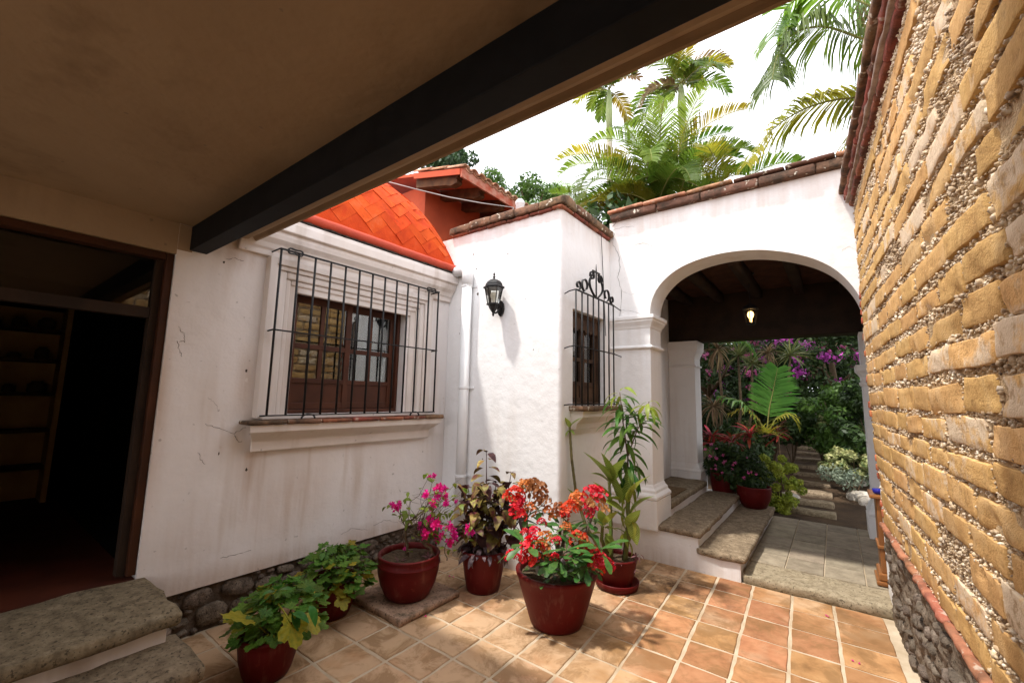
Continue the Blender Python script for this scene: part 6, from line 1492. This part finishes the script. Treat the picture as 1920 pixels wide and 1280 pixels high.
# ------------------------------------------------------------------ garden behind the portico
def ground_px(x, y):
    z = 0.0
    for _ in range(25): p = onZ(x, y, z); z = 0.6*z+0.4*garden_h(p.x, p.y)
    return Vector((p.x, p.y, garden_h(p.x, p.y)))
def spot(x, D):                                # where the column x of the picture is D metres off, on the ground
    d = ray(x, 760); h_ = math.hypot(d.x, d.y); return Vector((d.x/h_*D, d.y/h_*D, garden_h(d.x/h_*D, d.y/h_*D)))
g = random.Random(501)
# stepping stones
sy = [962, 944, 926, 908, 892, 877, 864, 852, 842, 833, 825]
for k, yy in enumerate(sy):
    c = ground_px(1516+12*k/10+g.uniform(-4, 4), yy); b = MB(); L = g.uniform(.26, .33); wd_ = g.uniform(.10, .14)
    b.rough(c.x-L, c.x+L, c.y-wd_, c.y+wd_, c.z-.05, c.z+.05, (6, 3, 2), .02, .012, 6, k*3.0)
    lab = ['stepping stone of the garden path nearest the portico floor', 'second stepping stone of the garden path from the portico', 'third stepping stone of the garden path from the portico', 'fourth stepping stone of the garden path from the portico', 'fifth stepping stone of the garden path from the portico', 'sixth stepping stone of the garden path from the portico', 'seventh stepping stone of the garden path from the portico', 'eighth stepping stone of the garden path from the portico'][k] if k < 8 else ['ninth stepping stone of the garden path from the portico', 'tenth stepping stone of the garden path from the portico', 'farthest stepping stone at the end of the garden path'][k-8]
    tag(b.build('stepping_stone', M['step'], None, smooth=True), lab, 'paving stone', 'stepping stones of the garden path')
# lawn
q = np.random.default_rng(9); n = 16000; x = q.uniform(-7, 2.5, n); y = q.uniform(10.5, 17, n); keep = (np.abs(x+0.75) > 0.55); x, y = x[keep], y[keep]; n = len(x)
z = np.array([garden_h(a, b_) for a, b_ in zip(x, y)]); h = q.uniform(.05, .12, n); lean = q.normal(size=(n, 2))*.04; a = q.uniform(0, 6.28, n)
V_ = np.stack([np.stack([x-.012*np.cos(a), y-.012*np.sin(a), z-.01], -1), np.stack([x+.012*np.cos(a), y+.012*np.sin(a), z-.01], -1), np.stack([x+lean[:, 0], y+lean[:, 1], z+h], -1)], 1).reshape(-1, 3)
o = link('lawn', np_mesh('lawn', V_, np.arange(3*n).reshape(-1, 3), lm('grass_blade', (0.055, 0.10, 0.015), (0.10, 0.15, 0.02))), None); tag(o, 'short green lawn beyond the portico', 'grass', kind='stuff')
# hedge mass at the back
for k, (hx, hy, hz, rx) in enumerate(((-9.5, 18.5, 5.6, 2.6), (-5.6, 19, 5.2, 2.6), (-1.8, 19.5, 5.4, 2.6), (1.6, 19, 5.5, 2.4), (4.4, 18.5, 5.4, 2.2), (7.2, 18, 5.0, 2.2))):
    lab = ['tall dark garden tree at the far left end of the hedge row', 'tall dark garden tree behind the spiky dracaenas', 'tall dark garden tree behind the young palm', 'tall dark garden tree at the end of the stone path', 'tall dark garden tree behind the bougainvillea on the right', 'tall dark garden tree at the far right end of the hedge row'][k]
    tree('hedge_tree', lab, 'tree', hx, hy, hz, rx, 2.4, 7500, 0.30, M['hedge'], 510+k, 60, .75)['group'] = 'dark trees closing the garden'
def boug(cx, cy, ztop, rx, rz, label, seed, fm, nf):
    g = random.Random(seed); t = tree('bougainvillea_bush', label, 'bush', cx, cy, ztop, rx, rz, 9000, 0.13, M['hedge'], seed, 40, .42); t['group'] = 'bougainvilleas in the garden'
    cz = ztop-rz; cl_ = []
    for k in range(nf):
        d = rdir(g, -math.pi/2, 1.5, (-.8, 1.2)); cl_.append((cx+d.x*rx*1.08, cy+d.y*rx*1.08, cz+d.z*rz*1.05, g.uniform(.09, .2)))
    cloud('blossom', t, cl_, nf*26, .10, fm, seed+50, .9)
c = spot(1565, 13.5); boug(c.x, c.y, 4.3, 1.5, 1.75, 'tall purple bougainvillea to the right of the stone path', 521, M['purple'], 46)
c = spot(1500, 15); boug(c.x, c.y, 4.2, 1.3, 1.6, 'pink and purple bougainvillea above the young palm frond', 522, M['pink'], 34)
c = spot(1330, 13.5); boug(c.x, c.y, 4.2, 1.5, 1.8, 'pink bougainvillea behind the spiky dracaenas by the left pillar', 523, M['pink'], 46)
c = spot(1420, 15.5); boug(c.x, c.y, 4.4, 1.4, 1.7, 'purple bougainvillea high behind the dracaena heads', 524, M['purple'], 36)
# dracaenas
M['drac'] = leaf_mat('dracaena_leaf', (0.24, 0.24, 0.09), (0.12, 0.17, 0.06), 1.0, .25, .5, .3, .02)
M['drac_b'] = leaf_mat('brown_dracaena_leaf', (0.20, 0.13, 0.07), (0.28, 0.20, 0.11), 1.0, .2, .7, .3)
dme = leaf_me('dracaena_leaf', M['drac'], 1.0, .075, 5, .4, .25, 'strap'); dmb = leaf_me('dracaena_leaf', M['drac_b'], 1.0, .075, 5, .4, .6, 'strap')
for k, (hx, hy, bx, D, rad, me, lab) in enumerate(((1482, 666, 1440, 10.2, .52, dme, 'dracaena with a bright spiky head right of the palm frond tip'), (1384, 668, 1370, 9.8, .50, dme, 'dracaena with a bright spiky head left of the palm frond'), (1410, 682, 1385, 10.0, .42, dme, 'smaller dracaena head behind the left bright one'), (1345, 655, 1340, 9.4, .50, dmb, 'tall brown dracaena beside the left portico pillar'), (1338, 762, 1335, 9.0, .45, dmb, 'low brown drooping dracaena beside the left portico pillar'), (1440, 662, 1425, 10.8, .40, dmb, 'reddish brown dracaena head between the two bright ones'))):
    hp = atD(hx, hy, D); gp_ = spot(bx, D); t = thing('dracaena', gp_, lab, 'plant', 'dracaenas in the garden')
    b = MB(); b.tube([gp_, gp_.lerp(hp, .5)+Vector((.1, 0, .1)), hp], [.035, .03, .022], 6); b.build('stem', M['stem_b'], t, smooth=True)
    for q_ in range(46): put('leaf', me, t, hp, rdir(g, None, 0, (-.9 if me is dmb else -.5, 1.4)), rad*g.uniform(.75, 1.1), None, g)
# young palm with one big upright frond
c = spot(1440, 8.6); yp = thing('young_palm', c, 'young palm with one large bright upright frond in the garden', 'palm')
def FP(*pp, D=8.6): return [atD(x, y, D) for x, y in pp]
vd = (ray(1450, 720)*-1).normalized()
frond('frond', yp, FP((1438, 815), (1442, 770), (1449, 735), (1458, 690)), .46, 34, M['palm_b'], g, 0.10, .0, .55, .032, .014, start=.25, up=(vd.x, vd.y, vd.z))
frond('frond', yp, FP((1425, 815), (1410, 775), (1388, 752), (1352, 742)), .42, 22, M['palm_b'], g, .5, .1, .6, .034, .012, start=.1)
frond('frond', yp, FP((1430, 815), (1425, 790), (1400, 768), (1372, 772)), .36, 20, M['palm_y'], g, .4, .1, .6, .03, .012)
frond('frond', yp, FP((1440, 815), (1455, 785), (1475, 775), (1492, 790)), .36, 20, M['palm_y'], g, .4, .1, .6, .03, .012)
frond('frond', yp, FP((1330, 640), (1362, 634), (1395, 640), (1415, 662), D=9.3), .36, 20, M['palm_b'], g, .4, .1, .6, .03, .012)
M['grass_y'] = M['palm_y']; gy_ = leaf_me('blade', M['palm_y'], 1.0, .06, 5, .3, .45, 'strap')
for q_ in range(40): put('blade', gy_, yp, atD(1435+g.uniform(-12, 12), 812, 8.5), rdir(g, None, 0, (.3, 1.3)), g.uniform(.25, .5), None, g)
# red cordylines behind the pots
cme = leaf_me('cordyline_leaf', M['redleaf'], 1.0, .18, 5, .3, .4, 'lance')
for k, (x, y, D, lab) in enumerate(((1335, 815, 7.5, 'red-leaved cordyline nearest the left portico pillar'), (1372, 822, 7.7, 'red-leaved cordyline behind the two portico pots'), (1405, 808, 8.0, 'red-leaved cordyline in front of the young palm'), (1458, 806, 8.6, 'red-leaved cordyline right of the young palm foot'))):
    hp = atD(x, y, D); c = spot(x, D); t = thing('cordyline', c, lab, 'plant', 'red cordylines in the garden')
    b = MB(); b.tube([c, hp], [.02, .012], 6); b.build('stem', M['stem_b'], t, smooth=True)
    for q_ in range(26): put('leaf', cme, t, hp+Vector((0, 0, g.uniform(-.15, .02))), rdir(g, None, 0, (-.3, 1.3)), g.uniform(.18, .32), None, g)
# the two pots at the back of the steps
def ppot(nm, x, y, z, rt, h, label, seed, crown):
    t = thing(nm, (x, y, z), label, 'potted plant', 'red pots in the portico'); g = random.Random(seed)
    pot(t, x, y, z, [(rt*.62, 0), (rt*.70, .012), (rt*.92, h*.4), (rt*1.02, h*.75), (rt*1.0, h*.95), (rt*1.03, h)], M['pot'], h*.88, rt*.9)
    cloud('foliage', t, clumpset(g, x+crown[0], y+crown[1], z+h+crown[4], crown[2], crown[2], crown[3], 22, .10), 2600, .055, M['hedge'], seed)
    cl_ = [(x+crown[0]+d.x*crown[2]*1.15, y+crown[1]+d.y*crown[2]*1.15, z+h+crown[4]+d.z*crown[3]*1.1, .022) for d in (rdir(g, -2.0, 1.2, (-.3, 1.1)) for _ in range(12))]
    cloud('blossom', t, cl_, 130, .030, M['pink'], seed+3, .9); return t
ppot('potted_shrub', -0.90, 6.42, 0.203, .20, .26, 'round red pot with dark leafy plant on the lower portico step', 531, (-.12, .05, .30, .24, .14))
ppot('potted_shrub', -1.27, 6.56, 0.20, .17, .37, 'red pot with dark leafy plant half hidden beside the left pillar', 532, (-.02, .05, .28, .24, .14))
# shrubs
def shrub(label, x, D, px, py, rpx, rpy, n, size, mat, seed, cl_=16, nm='garden_shrub', cr=.34):
    g = random.Random(seed); c = atD(px, py, D); s = D/800*1.04; gz = spot(px, D); t = thing(nm, gz, label, 'shrub', 'shrubs in the garden')
    b = MB()
    for k in range(7): b.tube([gz, Vector((c.x+g.uniform(-.5, .5)*rpx*s, c.y+g.uniform(-.3, .3)*rpx*s, c.z+g.uniform(-.3, .5)*rpy*s))], [.014, .005], 5)
    tag(b.build('stems', M['stem_b'], t), kind='stuff'); cloud('foliage', t, clumpset(g, c.x, c.y, c.z, rpx*s, rpx*s, rpy*s, cl_, rpx*s*cr), n, size, mat, seed); return t
shrub('lime green shrub right of the red portico pot', 1455, 7.4, 1452, 905, 34, 44, 11000, .042, M['lime'], 541, 80, cr=.2)
shrub('leafy green bush beside the path in front of the bougainvillea', 1570, 10.5, 1580, 785, 62, 55, 8000, .10, M['bush'], 542, 30)
shrub('dark green bush left of the far end of the path', 1480, 10.5, 1480, 790, 40, 34, 5000, .09, M['hedge'], 543, 20)
shrub('cream variegated low shrub beside the white rocks', 1590, 9.0, 1592, 868, 32, 17, 3000, .07, M['cream'], 544, 40, cr=.22)
shrub('small cream variegated shrub halfway along the path', 1535, 10.8, 1537, 812, 22, 22, 1300, .085, M['cream'], 545, 12)
shrub('dark low bush behind the portico pots', 1380, 8.6, 1375, 850, 60, 34, 5200, .09, M['hedge'], 546, 22)
shrub('dark green bush under the dracaenas', 1350, 10.4, 1345, 790, 44, 40, 5200, .10, M['hedge'], 547, 22)
shrub('dark bush at the right edge of the garden opening', 1625, 9.6, 1640, 800, 46, 60, 5200, .10, M['hedge'], 548, 24)
shrub('low silvery ground plants before the cream shrub', 1590, 8.6, 1590, 892, 36, 8, 700, .06, lm('silver_leaf', (0.13, 0.17, 0.12), (0.22, 0.26, 0.18), 6), 549, 14)
for k, (x, y, r, lab) in enumerate(((1585, 905, .13, 'pale garden rock left of the low silvery plants'), (1612, 908, .10, 'small pale garden rock under the cream shrub'), (1612, 935, .17, 'larger pale rock near the portico right pillar'), (1632, 945, .14, 'pale rock touching the portico right pillar base'), (1480, 935, .14, 'grey rock between the lime shrub and the path'), (1472, 950, .16, 'grey rock at the foot of the lime shrub'))):
    c = ground_px(x, y); b = MB()
    def fn(p, c=c, r=r): d = p-c; L = d.length; return c+d*(r/max(L, .01))**0.55*(1+.2*noise.noise(p*7))
    b.rough(c.x-r, c.x+r, c.y-r, c.y+r, c.z-r*.6, c.z+r*.55, (5, 5, 4), .04, .02, 6, k*5.0, fn)
    tag(b.build('garden_rock', stone_mat('pale_rock%d' % k, (0.24, 0.20, 0.16), (0.38, 0.34, 0.28), (0.50, 0.46, 0.40), 10, .7), None, smooth=True), lab, 'rock', 'rocks along the path')
# unseen trees added to shade the garden, crowns hidden by the portico
for (c, r_, lab, sd_) in (((-2.9, 9.3), 2.5, 'unseen tree added to shade the garden, behind the portico on its left', 560), ((2.0, 9.8), 2.4, 'unseen tree added to shade the garden, behind the adobe wall end', 561)):
    tree('added_shade_tree', lab, 'tree', c[0], c[1], 5.3, r_, 1.0, 9000, .24, M['hedge'], sd_, 46, .62)
